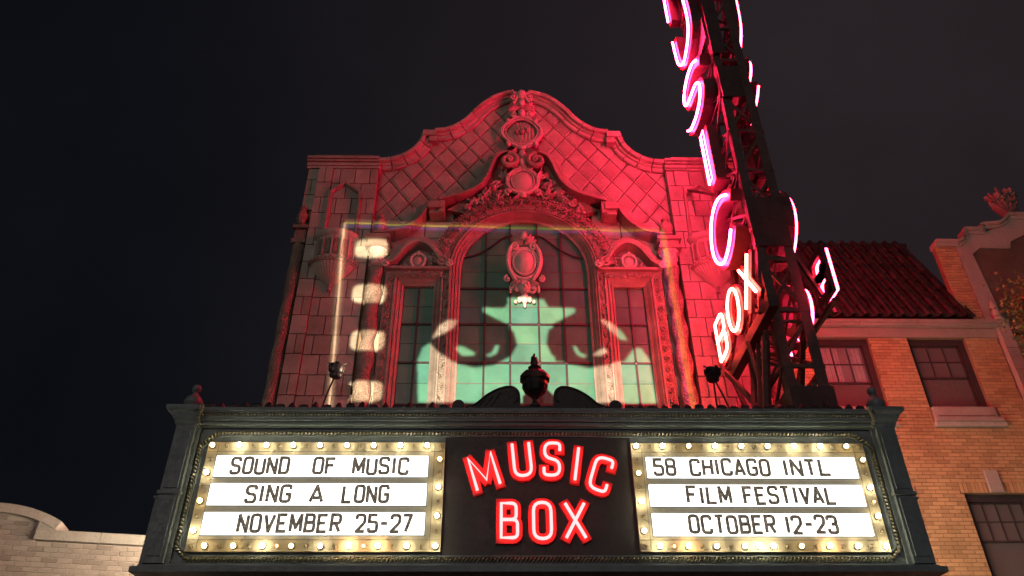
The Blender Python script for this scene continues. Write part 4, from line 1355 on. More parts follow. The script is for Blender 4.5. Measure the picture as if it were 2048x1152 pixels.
LB = make_board(-4.31, -1.22, [(-4.16, -1.43, 5.185, 5.46), (-4.16, -1.43, 4.815, 5.09), (-4.16, -1.43, 4.445, 4.72)], False)
RB = make_board(1.22, 4.30, [(1.40, 4.13, 5.175, 5.45), (1.40, 4.13, 4.805, 5.08), (1.40, 4.13, 4.435, 4.71)], True)
# left board: top row 9 lit, every second socket dark
for i in range(18):
    put_bulb(LB, -4.245 + i * .1745, 5.60, 'on' if i % 2 == 0 else 'off')
for i in range(18):
    x = -4.245 + i * .1745
    kd = 'on' if i % 2 == 1 else 'off'
    if i == 6: kd = 'small'
    if i in (11, 13): kd = 'big'
    if i == 12: kd = 'small'
    put_bulb(LB, x, 4.305, kd)
for i in range(1, 7):
    z = 5.60 - i * (1.295 / 7)
    put_bulb(LB, -4.245, z, 'on' if i % 2 == 0 else 'off')
    put_bulb(LB, -1.28, z, 'on' if i % 2 == 1 else 'off')
# right board
for i in range(18):
    put_bulb(RB, 1.285 + i * .1735, 5.60, 'on' if i % 2 == 0 else 'off')
for i in range(18):
    x = 1.285 + i * .1735
    kd = 'on' if i % 2 == 1 else 'off'
    if i in (3, 13): kd = 'big'
    if i == 2: kd = 'small'
    if i == 8: kd = 'on'
    put_bulb(RB, x, 4.305, kd)
for i in range(1, 7):
    z = 5.60 - i * (1.295 / 7)
    put_bulb(RB, 1.285, z, 'on' if i % 2 == 0 else 'off')
    put_bulb(RB, 4.235, z, 'on' if i % 2 == 1 else ('small' if i == 4 else 'off'))

for bd, t, a, b_, z0 in ((LB, 'SOUND', -3.94, -3.22, 5.22), (LB, 'OF', -2.89, -2.62, 5.22), (LB, 'MUSIC', -2.38, -1.69, 5.22),
                         (LB, 'SING', -3.68, -3.14, 4.85), (LB, 'A', -2.88, -2.73, 4.85), (LB, 'LONG', -2.47, -1.91, 4.85),
                         (LB, 'NOVEMBER', -3.71, -2.47, 4.48), (LB, '25-27', -2.26, -1.59, 4.48),
                         (RB, '58', 1.50, 1.76, 5.21), (RB, 'CHICAGO', 1.97, 2.98, 5.21), (RB, 'INTL', 3.18, 3.77, 5.21),
                         (RB, 'FILM', 1.88, 2.42, 4.84), (RB, 'FESTIVAL', 2.60, 3.75, 4.84),
                         (RB, 'OCTOBER', 1.86, 2.91, 4.47), (RB, '12-23', 3.06, 3.69, 4.47)):
    letters(bd, t, a, b_, z0, z0 + .205)

# ---- neon MUSIC BOX on the face
def neon_letter(parent, ch, cx, cz, w, h, rot, tube_r=.020, width=.130, yf=YM + .035, r_=None):
    gl = glyph(ch, w / h, r_)
    c, s_ = math.cos(rot), math.sin(rot)
    def tr(p):
        x = (p[0] - w / h / 2) * h if ch != 'I' else 0
        z = (p[1] - .5) * h
        return (x * c - z * s_ + cx, x * s_ + z * c + cz)
    mb = MB()
    for k_, st in enumerate(gl):
        q = [tr(p) for p in st]
        ext = .045
        if (Vector(q[0]) - Vector(q[-1])).length > .01:
            q[0] = tuple(Vector(q[0]) + (Vector(q[0]) - Vector(q[1])).normalized() * ext)
            q[-1] = tuple(Vector(q[-1]) + (Vector(q[-1]) - Vector(q[-2])).normalized() * ext)
        ribbon(mb, q, width, yf - .05 - k_ * .0012, yf + .005)
    le = mb.obj('neon_letter', M['red_paint'], parent)
    for st in gl:
        q = [tr(p) for p in st]
        MB().tube([(x, yf - .078, z) for x, z in q], tube_r, 7).obj('neon_tube', M['neon_sign'], le, smooth='all')
    return le

for ch, px, pz, w, h, rot in (('M', -.705, 5.255, .30, .44, .30), ('U', -.215, 5.415, .22, .44, .09), ('S', .175, 5.42, .20, .44, -.05), ('I', .495, 5.355, .02, .44, -.16), ('C', .80, 5.22, .22, .44, -.33),
                              ('B', -.38, 4.62, .20, .43, 0), ('O', .03, 4.62, .22, .45, 0), ('X', .44, 4.62, .24, .43, 0)):
    neon_letter(MQ, ch, px, pz, w, h, rot, r_=(w / h * .5 if ch in 'OCSU' else None))

# ---- cresting along the top edge
bud = MB().lathe([(.01, 0), (.05, 0), (.055, .03), (.052, .06), (.03, .10), (.005, .125)], (0, 0, 0), 10).mesh('cresting_bud', M['bronze'], True)
lf = MB()
for a in (-.9, -.45, 0, .45, .9):
    lf.blob((.055 * math.sin(a), 0, .04 + .03 * math.cos(a)), (.022, .014, .04), 6, 4)
lf.box(-.09, .09, -.02, .02, 0, .025)
pal = lf.mesh('cresting_leaf', M['bronze'], True)
for i in range(-29, 30):
    x = i * .158
    if abs(x) < 1.16 or abs(x) > 4.5:
        continue
    link('cresting_bud' if i % 2 else 'cresting_leaf', bud if i % 2 else pal, MQ, (x, YM + .02, 6.122), None, (random.uniform(.9, 1.1), 1, random.uniform(.88, 1.12)))
MB().box(-4.45, 4.45, YM - .01, YM + .06, 6.121, 6.15).obj('cresting_rail', M['bronze'], MQ)
for s_ in (1, -1):
    mb = MB()
    pp = cr([(1.00, 6.125), (.86, 6.19), (.72, 6.33), (.58, 6.43), (.44, 6.49), (.33, 6.495), (.25, 6.43), (.225, 6.33), (.23, 6.22), (.27, 6.125)], 4)
    mb.prism([(s_ * x, z) for x, z in pp], YM + .0, YM + .09)
    mb.obj('scroll_bracket', M['bronze'], MQ)
    mb = MB(); ppr = cr([(.98, 6.17), (.84, 6.215), (.70, 6.34), (.56, 6.43), (.43, 6.475), (.33, 6.47), (.27, 6.40), (.26, 6.30), (.30, 6.25)], 4)
    mb.tube([(s_ * x, YM - .005, z) for x, z in ppr], .016, 6)
    for k_ in range(4):
        mb.tube([(s_ * (.50 + .1 * k_), YM - .002, 6.40 - .055 * k_), (s_ * (.62 + .09 * k_), YM - .002, 6.18)], .007, 5)
    mb.obj('scroll_rib', M['bronze'], MQ, smooth=True)
    MB().lathe([(.005, 0), (.085, 0), (.085, .06), (.005, .06)], (0, 0, 0), 20).obj('rosette', M['bronze'], MQ, smooth=True, loc=(s_ * 1.07, YM + .07, 6.205)).rotation_euler = (R(90), 0, 0)
MB().box(-.24, .24, YM + .0, YM + .14, 6.121, 6.19).obj('urn_plinth', M['bronze'], MQ)
urn = MB().lathe([(.02, 0), (.10, 0), (.10, .03), (.045, .08), (.035, .13), (.06, .17), (.14, .24), (.178, .33), (.17, .40), (.205, .425), (.205, .47), (.165, .53), (.09, .565), (.07, .60), (.09, .625), (.05, .66), (.055, .72), (.035, .78), (.01, .80)],
                 (-.02, YM + .07, 6.19), 24, .04).obj('urn', M['bronze'], MQ, smooth=False)
mb = MB()
for k_ in range(7):
    a = 2 * PI * k_ / 7
    mb.blob((-.02 + .035 * math.cos(a), YM + .07 + .035 * math.sin(a), 6.93 + .02 * (k_ % 3)), (.02, .02, .05), 6, 4)
mb.blob((-.02, YM + .07, 7.0), (.02, .02, .055), 6, 4)
mb.obj('flame', M['bronze'], urn, smooth=True)

# ================================================================== floodlights on arms on top of the marquee
def floodlight(label, hx, hz, feet):
    t = thing('floodlight', label, 'floodlight', 'spotlights on arms above the marquee')
    mb = MB()
    for fx in feet:
        mb.tube([(fx, YM + .2, 6.12), ((fx + hx) / 2, YM + .2, (6.2 + hz) / 2 - .03), (hx, YM + .2, hz - .05)], .014, 6)
    mb.lathe([(.01, 0), (.04, 0), (.04, .02), (.01, .03)], (feet[0], YM + .2, 6.115), 10)
    mb.obj('arm', M['bronze'], t, smooth=True)
    h = MB().lathe([(.01, -.13), (.05, -.13), (.085, -.06), (.105, .02), (.10, .09), (.06, .10)], (0, 0, 0), 14).obj('lamp_head', M['bronze'], t, smooth=True, loc=(hx, YM + .2, hz))
    h.rotation_euler = (R(18), 0, R(10))
    mb = MB()
    for k_ in range(8):
        a = 2 * PI * k_ / 8
        mb.add([(.05 * math.cos(a - .3), .05 * math.sin(a - .3), .07), (.05 * math.cos(a + .3), .05 * math.sin(a + .3), .07), (.135 * math.cos(a + .2), .135 * math.sin(a + .2), .10 - .04 * (k_ % 2)), (.135 * math.cos(a - .2), .135 * math.sin(a - .2), .10 - .04 * (k_ % 2)),
                (.05 * math.cos(a - .3), .05 * math.sin(a - .3), .062), (.05 * math.cos(a + .3), .05 * math.sin(a + .3), .062), (.135 * math.cos(a + .2), .135 * math.sin(a + .2), .092 - .04 * (k_ % 2)), (.135 * math.cos(a - .2), .135 * math.sin(a - .2), .092 - .04 * (k_ % 2))],
               [(0, 1, 2, 3), (7, 6, 5, 4), (0, 4, 5, 1), (1, 5, 6, 2), (2, 6, 7, 3), (3, 7, 4, 0)])
    mb.obj('barn_door', M['bronze'], h)
    mb = MB()
    for k_ in range(9):
        a = 2 * PI * k_ / 9
        mb.blob((.085 * math.cos(a), .085 * math.sin(a), .01 + .03 * (k_ % 2)), (.04, .04, .055), 6, 4)
        mb.blob((.065 * math.cos(a + .3), .065 * math.sin(a + .3), -.07), (.03, .03, .05), 6, 4)
    mb.obj('cooling_fin', M['bronze'], h, smooth=True)['kind'] = 'stuff'
    return t
floodlight('dark spotlight head on one slanted arm, left of the urn', -2.83, 6.84, [-2.99])
floodlight('dark spotlight head on two thin arms, beside the steel sign tower', 2.53, 6.80, [2.51, 2.72])

# ================================================================== the tall neon sign on its steel tower
VS = thing('vertical_sign', 'tall two sided red neon MUSIC BOX sign on a dark steel lattice tower', 'sign')
XL, XR = 3.60, 4.80
tx0, tx1, ty0, ty1 = 3.86, 4.50, 10.50, 11.95
ZT = 20.0
for (px, py, w_) in ((tx0, ty0, .15), (tx1, ty0, .17), (tx0, ty1, .13), (tx1, ty1, .13)):
    mb = MB()   # angle-steel leg
    sx_ = 1 if px == tx0 else -1; sy_ = 1 if py == ty0 else -1
    mb.box(min(px, px + sx_ * w_), max(px, px + sx_ * w_), min(py, py + sy_ * .02), max(py, py + sy_ * .02), 6.1, ZT)
    mb.box(min(px, px + sx_ * .02), max(px, px + sx_ * .02), min(py + sy_ * .021, py + sy_ * w_), max(py + sy_ * .021, py + sy_ * w_), 6.1, ZT)
    mb.obj('post', M['steel'], VS)
bay = 1.02
z = 6.3; k_ = 0
while z < ZT - .2:
    z1 = min(z + bay, ZT - .1)
    for (a, b_) in (((tx0, ty0), (tx1, ty0)), ((tx0, ty1), (tx1, ty1)), ((tx0, ty0), (tx0, ty1)), ((tx1, ty0), (tx1, ty1))):
        off = .02
        front = a[1] == b_[1] == ty0
        MB().bar((a[0], a[1] + off, z), (b_[0], b_[1] + off, z), .05, .06).obj('brace', M['steel'], VS)
        p, q = (a, b_) if k_ % 2 else (b_, a)
        MB().bar((p[0], p[1] + .045, z), (q[0], q[1] + .045, z1), .035, .055).obj('brace', M['steel'], VS)
        if a[0] == b_[0] or k_ % 2 == 0:
            MB().bar((q[0], q[1] + .075, z), (p[0], p[1] + .075, z1), .03, .05).obj('brace', M['steel'], VS)
    z = z1; k_ += 1
# outriggers that carry the letters
for z in (8.2, 8.45, 9.5, 10.2, 11.0, 12.1, 12.9, 14.0, 14.9, 15.9, 16.8, 18.0, 18.9):
    for s_, x in ((1, XR - .28), (-1, XL + .28)):
        MB().bar((4.18, 10.62, z), (x, 10.75, z + .03), .04).obj('outrigger', M['steel'], VS)
        MB().bar((4.18, 11.85, z), (x, 11.75, z - .12), .04).obj('outrigger', M['steel'], VS)
for z in (13.5, 15.4, 17.3, 19.3):
    MB().bar((XL + .25, 11.4, z), (XR - .25, 11.4, z + .05), .05).obj('outrigger', M['steel'], VS)
# splayed kickers at the foot
for a, b_, w_ in (((3.72, 10.5, 7.95), (3.92, 12.1, 6.15), .07), ((3.70, 10.6, 7.9), (3.50, 10.9, 6.15), .07), ((3.55, 11.25, 6.9), (3.85, 11.6, 8.3), .07), ((4.5, 10.64, 8.62), (4.5, 11.9, 6.9), .08),
                  ((3.62, 12.3, 8.2), (3.9, 11.9, 9.4), .06), ((3.55, 12.3, 8.15), (3.9, 11.2, 6.5), .07), ((3.6, 10.3, 8.15), (3.9, 10.55, 9.5), .06), ((4.8, 10.3, 8.15), (4.5, 10.55, 9.5), .06), ((4.78, 12.0, 8.2), (4.5, 11.9, 9.3), .06),
                  ((3.9, 11.9, 6.2), (3.9, 13.8, 9.9), .07), ((4.5, 11.9, 8.2), (4.6, 13.8, 11.4), .06), ((3.9, 11.9, 12.0), (3.9, 13.9, 13.9), .06),
                  ((3.48, 11.1, 6.16), (3.78, 11.1, 8.1), .06), ((3.78, 11.1, 6.16), (3.60, 11.1, 8.1), .05)):
    MB().bar(a, b_, w_).obj('kicker', M['steel'], VS)
# channel under BOX, both sides
MB().box(3.64, 3.80, 9.98, 12.45, 8.08, 8.28).obj('channel_beam', M['sign_metal'], VS)
MB().box(4.66, 4.72, 9.98, 12.45, 8.16, 8.24).obj('channel_beam', M['sign_metal'], VS)
# closed housings: foot box, plate behind C, ladder strip
MB().box(3.84, 4.52, 10.42, 11.2, 6.16, 6.93).obj('transformer_box', M['sign_metal'], VS)
MB().box(3.84, 4.48, 10.46, 10.49, 9.62, 10.70).obj('back_plate', M['sign_metal'], VS)
MB().box(3.80, 3.835, 10.52, 11.9, 15.2, 15.9).obj('back_plate', M['sign_metal'], VS)
MB().box(3.86, 4.30, 10.44, 10.47, 13.3, 14.2).obj('back_plate', M['sign_metal'], VS)
MB().box(3.84, 4.12, 10.43, 10.46, 14.6, 19.6).obj('back_plate', M['sign_metal'], VS)
mb = MB(); mb.box(3.80, 3.83, 10.36, 10.49, 9.9, 10.5)
mb.obj('strut_channel', M['steel'], VS)

# letters of the tall sign: strokes given in (along, z); along runs from the building side to the street
def ribbon_yz(mb, pts, t, xa, xb):
    tmp = MB(); ribbon(tmp, pts, t, xa, xb)
    mb.add([(y, x, z) for x, y, z in tmp.v], tmp.f)    # swap x and y: strokes live in the y,z plane

def sign_letter(ch, strokes, side, width=.20):
    """side -1 = left face (x = XL), 1 = right face (x = XR)."""
    X = XL if side < 0 else XR
    face = X + .055 * (1 if side < 0 else -1)
    deep = X + (.33 if max(z for st in strokes for _, z in st) > 9.5 else (.12 if (ch == 'B' or side < 0) else .30)) * (1 if side < 0 else -1)
    mb = MB()
    for k_, st in enumerate(strokes):
        q = [tuple(p) for p in st]
        if (Vector(q[0]) - Vector(q[-1])).length > .01:
            q[0] = tuple(Vector(q[0]) + (Vector(q[0]) - Vector(q[1])).normalized() * .07)
            q[-1] = tuple(Vector(q[-1]) + (Vector(q[-1]) - Vector(q[-2])).normalized() * .07)
        d = .0015 * k_
        ribbon_yz(mb, q, width, face + (.004 + d) * (1 if side < 0 else -1), deep)
    le = mb.obj('neon_letter', M['sign_metal'], VS)
    mb = MB()
    for k_, st in enumerate(strokes):
        q = [tuple(p) for p in st]
        if (Vector(q[0]) - Vector(q[-1])).length > .01:
            q[0] = tuple(Vector(q[0]) + (Vector(q[0]) - Vector(q[1])).normalized() * .065)
            q[-1] = tuple(Vector(q[-1]) + (Vector(q[-1]) - Vector(q[-2])).normalized() * .065)
        d = .0015 * k_
        ribbon_yz(mb, q, width - .01, face - d * (1 if side < 0 else -1), face + (.0035) * (1 if side < 0 else -1))
    mb.obj('letter_face', M['red_paint'], le)
    for k_, st in enumerate(strokes):
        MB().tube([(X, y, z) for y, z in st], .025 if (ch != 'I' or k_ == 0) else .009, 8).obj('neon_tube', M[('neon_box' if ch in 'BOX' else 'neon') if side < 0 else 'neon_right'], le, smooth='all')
    return le

def ov(y0, y1, z0, z1, n=24):
    return [((y0 + y1) / 2 + (y1 - y0) / 2 * math.cos(2 * PI * i / n), (z0 + z1) / 2 + (z1 - z0) / 2 * math.sin(2 * PI * i / n)) for i in range(n + 1)]

def flip(strokes, ya, yb):
    return [[(ya + yb - y, z) for y, z in st] for st in strokes]

# left face, building side = larger y
L_U = [cr([(12.05, 16.97), (12.0, 16.4), (11.9, 15.98), (11.62, 15.68), (11.35, 15.65), (11.0, 15.78), (10.82, 16.05), (10.80, 16.5), (10.84, 16.93)], 3)]
L_S = [cr([(10.80, 14.80), (11.1, 15.02), (11.5, 15.10), (11.85, 15.04), (12.02, 14.86), (11.9, 14.62), (11.5, 14.50), (11.15, 14.42), (10.93, 14.25), (10.90, 14.02), (11.1, 13.82), (11.5, 13.78), (11.9, 13.88), (12.12, 14.05)], 3)]
L_I = [[(11.42, 13.15), (11.42, 11.85)], [(11.22, 13.15), (11.22, 11.85)], [(11.42, 13.15), (11.22, 13.15)], [(11.42, 11.85), (11.22, 11.85)]]
L_C = [cr([(10.69, 10.95), (10.98, 11.16), (11.32, 11.27), (11.66, 11.20), (11.88, 10.98), (11.97, 10.64), (11.88, 10.32), (11.62, 10.06), (11.35, 9.99), (11.02, 10.08), (10.80, 10.24)], 3)]
L_M = [[(12.1, 17.81), (12.1, 19.1), (11.45, 18.2), (10.8, 19.1), (10.8, 17.81)]]
L_B = [rnd_path([(12.62, 8.55), (12.62, 9.34), (12.12, 9.34), (12.10, 8.96), (12.62, 8.96)], [0, .02, .16, .14, 0]), rnd_path([(12.62, 8.96), (12.12, 8.96), (12.12, 8.55), (12.62, 8.55)], [0, .16, .16, 0])]
L_O = [ov(11.16, 11.80, 8.57, 9.36)]
L_X = [[(10.33, 9.34), (10.85, 8.57)], [(10.84, 9.36), (10.28, 8.55)]]
for ch, st, ax in (('M', L_M, 11.45), ('U', L_U, 11.42), ('S', L_S, 11.47), ('I', L_I, 11.32), ('C', L_C, 11.35)):
    w_ = .32 if ch == 'I' else .22
    sign_letter(ch, st, -1, w_ if ch != 'I' else .18)
    sign_letter(ch, flip(st, ax, ax), 1, w_ if ch != 'I' else .18)
for ch, st in (('B', L_B), ('O', L_O), ('X', L_X)):
    sign_letter(ch, st, -1, .15)
# right face reads from the street towards the building
R_B = [[(y - 2.6 + 2 * (12.62 - y) * 1.0, z - .12) for y, z in st] for st in L_B]
R_O = [[(y - .15, z - .12) for y, z in st] for st in L_O]
R_X = [[(y + 1.5, z - .12) for y, z in st] for st in L_X]
for ch, st in (('B', R_B), ('O', R_O), ('X', R_X)):
    sign_letter(ch, st, 1, .15)

# ================================================================== brick building on the right
BR = thing('brick_building', 'two storey orange brick building with a clay tile roof, right of the theatre', 'building')
MB().box(5.22, 15.0, 14.30, 40, 0, 10.1).obj('wall', M['stucco_dark'], BR)
YW = 14.0
def wall_with_holes(x0, x1, z0, z1, holes, y0, y1, mat, parent):
    xs = sorted({x0, x1} | {h[0] for h in holes} | {h[1] for h in holes}); zs = sorted({z0, z1} | {h[2] for h in holes} | {h[3] for h in holes})
    mb = MB()
    for a, b_ in zip(xs[:-1], xs[1:]):
        for c, d in zip(zs[:-1], zs[1:]):
            if any(h[0] <= (a + b_) / 2 <= h[1] and h[2] <= (c + d) / 2 <= h[3] for h in holes):
                continue
            mb.box(a, b_, y0, y1, c, d)
    return mb.obj('wall', M[mat], parent)
wins = [(6.03, 7.25, 8.22, 9.90), (8.07, 9.30, 8.30, 9.90), (8.17, 9.40, 4.2, 6.54), (6.0, 7.2, 4.2, 6.54)]
wall_with_holes(5.22, 10.0, 0, 10.12, wins, YW + .012, 14.29, 'mortar_buff', BR)
brick_me = MB().bevel_prism([(-.5, -.5), (.5, -.5), (.5, .5), (-.5, .5)], -.5, .5, .02, .1).mesh('brick', M['brick_buff'])
def bricks(x0, x1, z0, z1, holes, course, blen, y, skip=None):
    out = []; z = z0; row = 0
    while z < z1 - course * .5:
        off = (row % 2) * blen * .5 + ((row * 37) % 7) * .006
        x = x0 - off
        while x < x1:
            a, b_ = max(x, x0), min(x + blen, x1)
            segs = [(a, b_)]
            for h in holes:
                if h[2] < z + course * .5 < h[3]:
                    ns = []
                    for p, q in segs:
                        if q <= h[0] or p >= h[1]:
                            ns.append((p, q))
                        else:
                            if p < h[0]: ns.append((p, h[0]))
                            if q > h[1]: ns.append((h[1], q))
                    segs = ns
            for p, q in segs:
                if q - p > .03 and not (skip and skip((p + q) / 2, z + course / 2)):
                    out.append((p + .005, q - .005, z + .0055, z + course - .0055))
            x += blen
        z += course; row += 1
    return out
key = [(8.66, 8.92, 6.545, 6.98)]
sold = [(8.12, 8.66, 6.545, 6.75), (8.92, 9.5, 6.545, 6.75), (7.12, 7.25, 6.545, 6.75)]
sill = [(8.05, 9.42, 7.86, 8.30)]
bl = bricks(5.22, 10.0, 4.1, 9.895, wins + key + sold + sill, .0735, .232, YW)
bl.sort(key=lambda q: (abs((q[0] + q[1]) / 2 - 7.9) * .35 + q[2]) if (q[0] > 5.7) else 99)
for q in bl[:298]:
    block('brick', None, BR, q[0], q[1], YW + random.uniform(-.003, .003), YW + .03, q[2], q[3], brick_me)
mb = MB()
for q in bl[298:]:
    jy = random.uniform(-.003, .003)
    mb.bevel_prism([(q[0], q[2]), (q[1], q[2]), (q[1], q[3]), (q[0], q[3])], YW + jy, YW + .03, .003, .003)
for q in bricks(9.44, 9.90, 10.28, 12.40, [], .0735, .232, YW):
    mb.bevel_prism([(q[0], q[2]), (q[1], q[2]), (q[1], q[3]), (q[0], q[3])], YW, YW + .03, .003, .003)
o = mb.obj('brickwork', M['brick_buff'], BR); o['kind'] = 'stuff'
for h in sold:      # upright soldier course over the lower windows
    x = h[0]
    while x < h[1] - .04:
        block('soldier_brick', None, BR, x + .004, x + .066, YW - .004, YW + .03, h[2] + .004, h[3] - .004, brick_me); x += .0735
MB().box(8.67, 8.91, YW - .05, YW + .05, 6.55, 6.97).obj('keystone', M['stucco'], BR)
# windows
def sash_window(x0, x1, z0, z1, mid, cols, rows, upper, lower, yb=14.12):
    w = MB()
    w.box(x0, x0 + .07, yb - .03, yb + .05, z0, z1).box(x1 - .13, x1, yb - .03, yb + .05, z0, z1)
    w.box(x0 + .07, x1 - .13, yb - .03, yb + .05, z1 - .14, z1).box(x0 + .07, x1 - .13, yb - .03, yb + .05, z0, z0 + .05)
    wi = w.obj('window', M['frame_dark'], BR)
    a, b_ = x0 + .08, x1 - .14
    mb = MB(); mb.box(a, b_, yb + .00, yb + .04, mid - .02, mid + .02); mb.box(a, a + .03, yb + .0, yb + .04, z0 + .05, z1 - .14); mb.box(b_ - .03, b_, yb + .0, yb + .04, z0 + .05, z1 - .14); mb.box(a, b_, yb, yb + .04, z1 - .17, z1 - .14); mb.obj('sash', M['frame_dark'], wi)
    cw = (b_ - a) / cols; rh = (z1 - .14 - mid) / rows
    for i in range(cols):
        for j in range(rows):
            MB().box(a + i * cw + .012, a + (i + 1) * cw - .012, yb + .02, yb + .028, mid + .0 + j * rh + .012, mid + (j + 1) * rh - .012).obj('pane', upper, wi)
    mb = MB()
    for i in range(1, cols):
        mb.box(a + i * cw - .011, a + i * cw + .011, yb + .005, yb + .03, mid + .02, z1 - .17)
    for j in range(1, rows):
        mb.box(a + .03, b_ - .03, yb + .006, yb + .03, mid + j * rh - .011, mid + j * rh + .011)
    mb.obj('glazing_bar', M['frame_dark'], wi)
    MB().box(a + .02, b_ - .02, yb + .03, yb + .036, z0 + .05, mid - .02).obj('pane', lower, wi)
    return wi
m, nt, b = newmat('clear_glass')
b.inputs['Base Color'].default_value = (.55, .5, .5, 1); b.inputs['Roughness'].default_value = .06; b.inputs['Alpha'].default_value = .22
M['clear'] = m
w1 = sash_window(*wins[0][:4], 8.89, 3, 2, M['clear'], M['blind'])
mb = MB()
for i in range(9):
    x = 6.2 + i * .045
    mb.box(x, x + .04, 14.20 + .012 * (i % 2), 14.21 + .012 * (i % 2), 8.85, 9.78)
for i in range(6):
    x = 6.80 + i * .045
    mb.box(x, x + .04, 14.20 + .012 * (i % 2), 14.21 + .012 * (i % 2), 8.85 + .10 * max(0, 2 - i), 9.78)
mb.obj('curtain', M['curtain'], w1)
sash_window(*wins[1][:4], 9.01, 3, 2, M['dark_glass'], M['blind'])
sash_window(*wins[2][:4], 5.68, 4, 2, M['dark_glass'], M['dark_glass'])
sash_window(*wins[3][:4], 5.68, 4, 2, M['dark_glass'], M['dark_glass'])
for (a, b_) in ((8.10, 9.34), (6.02, 7.2)):
    MB().box(a, b_, YW - .045, YW + .1, 8.05, 8.29).obj('sill_panel', M['stucco'], BR)
    MB().box(a + .06, b_ - .06, YW - .06, YW - .045, 8.09, 8.25).obj('sill_panel', M['stucco'], BR)
    MB().box(a - .02, b_ + .06, YW - .10, YW + .1, 7.96, 8.046).obj('sill', M['stucco'], BR)
    MB().box(a - .05, b_ + .11, YW - .07, YW + .1, 7.87, 7.958).obj('sill', M['coping'], BR)
# fascia and cornice
x = 5.22; rnd = random.Random(2)
MB().box(5.22, 10.02, YW - .03, 14.3, 9.905, 10.125).obj('fascia', M['stucco'], BR)
while x < 10.25:
    L = min(.62, 10.28 - x)
    MB().box(x + .004, x + L - .004, YW - .14, 14.3, 10.13, 10.19).box(x + .004, x + L - .004, YW - .17, 14.3, 10.19, 10.265).obj('cornice_stone', M['stucco'], BR)
    x += .62
MB().box(10.03, 10.28, YW - .12, 14.3, 2, 10.125).obj('pilaster', M['stucco'], BR)
for z in (8.6, 9.1, 9.6, 8.1, 7.6):
    MB().box(10.025, 10.285, YW - .128, YW - .1, z, z + .008).obj('joint', M['mortar_buff'], BR)
MB().lathe([(.02, 0), (.12, 0), (.12, .05), (.08, .08), (.10, .18), (.07, .28), (.09, .33), (.06, .44), (.015, .52)], (10.12, YW - .10, 10.267), 12, .05).obj('finial', M['stucco'], BR, smooth=True)
# tiled roof
ez, ey = 10.30, 13.86; rz, ry = 13.42, 15.42
slope = Vector((0, ry - ey, rz - ez)); SL = slope.length; sd = slope.normalized(); nrm = Vector((0, -sd.z, sd.y))
rf = MB().add([(5.22, ey + .05, ez), (9.62, ey + .05, ez), (9.62, ry, rz - .03), (5.22, ry, rz - .03), (5.22, ry + .3, ez), (9.62, ry + .3, ez)],
              [(0, 1, 2, 3), (3, 2, 5, 4), (0, 4, 5, 1), (1, 5, 2), (0, 3, 4)]).obj('roof', M['roof_under'], BR)
rows, pitch = 9, .268
tl = SL / rows
def barrel(r0, r1, L, n=8, up=True):
    mb = MB(); v = []
    for t, r_ in ((0, r0), (1, r1)):
        for i in range(n + 1):
            a = PI * i / n
            v.append((r_ * math.cos(a), -r_ * math.sin(a) * (1 if up else -1), t * L))
        for i in range(n + 1):
            a = PI * i / n; rr = r_ - .014
            v.append((rr * math.cos(a), -rr * math.sin(a) * (1 if up else -1), t * L))
    k_ = n + 1; f = []
    for i in range(n):
        f += [(i, i + 1, 2 * k_ + i + 1, 2 * k_ + i), (k_ + i, 2 * k_ + k_ + i, 2 * k_ + k_ + i + 1, k_ + i + 1), (i, k_ + i, k_ + i + 1, i + 1)]
    mb.add(v, f); return mb
cov = barrel(.078, .060, tl * 1.12).mesh('roof_tile', M['roof_tile'], True)
pan_mb = barrel(.085, .085, tl * 1.0, 8, False)
pan_me = pan_mb.mesh('pan_tile', M['roof_tile'], True)
ang = math.atan2(ey - ry, rz - ez)   # tilt of local z onto the slope
for c in range(17):
    x = 5.36 + c * pitch
    for r_ in range(rows):
        if x > 9.55 + .012 * r_: continue
        p = Vector((x, ey, ez)) + sd * (r_ * tl - .05) + nrm * (.075 + .012)
        o = link('roof_tile', cov, rf, p, (ang + R(1.6), random.uniform(-.02, .02), random.uniform(-.01, .01)))
mb = MB()
for c in range(17):
    x = 5.36 + pitch / 2 + c * pitch
    if x > 9.6: continue
    for r_ in range(rows):
        p = Vector((x, ey, ez)) + sd * (r_ * tl) + nrm * (.05 + .02 * 0)
        off = len(mb.v)
        for vx_, vy_, vz_ in pan_mb.v:
            q = p + Vector((vx_, 0, 0)) + sd * vz_ + nrm * (-vy_ * .5 - .02 * vz_ / tl + .02)
            mb.v.append(tuple(q))
        mb.f += [tuple(i + off for i in q) for q in pan_mb.f]
mb.obj('pan_tile', M['roof_under'], rf, smooth=True)
rid = barrel(.10, .09, .42).mesh('ridge_tile', M['roof_tile'], True)
for c in range(11):
    link('ridge_tile', rid, rf, (5.25 + c * .40, ry, rz - .02), (0, R(90), R(0)))
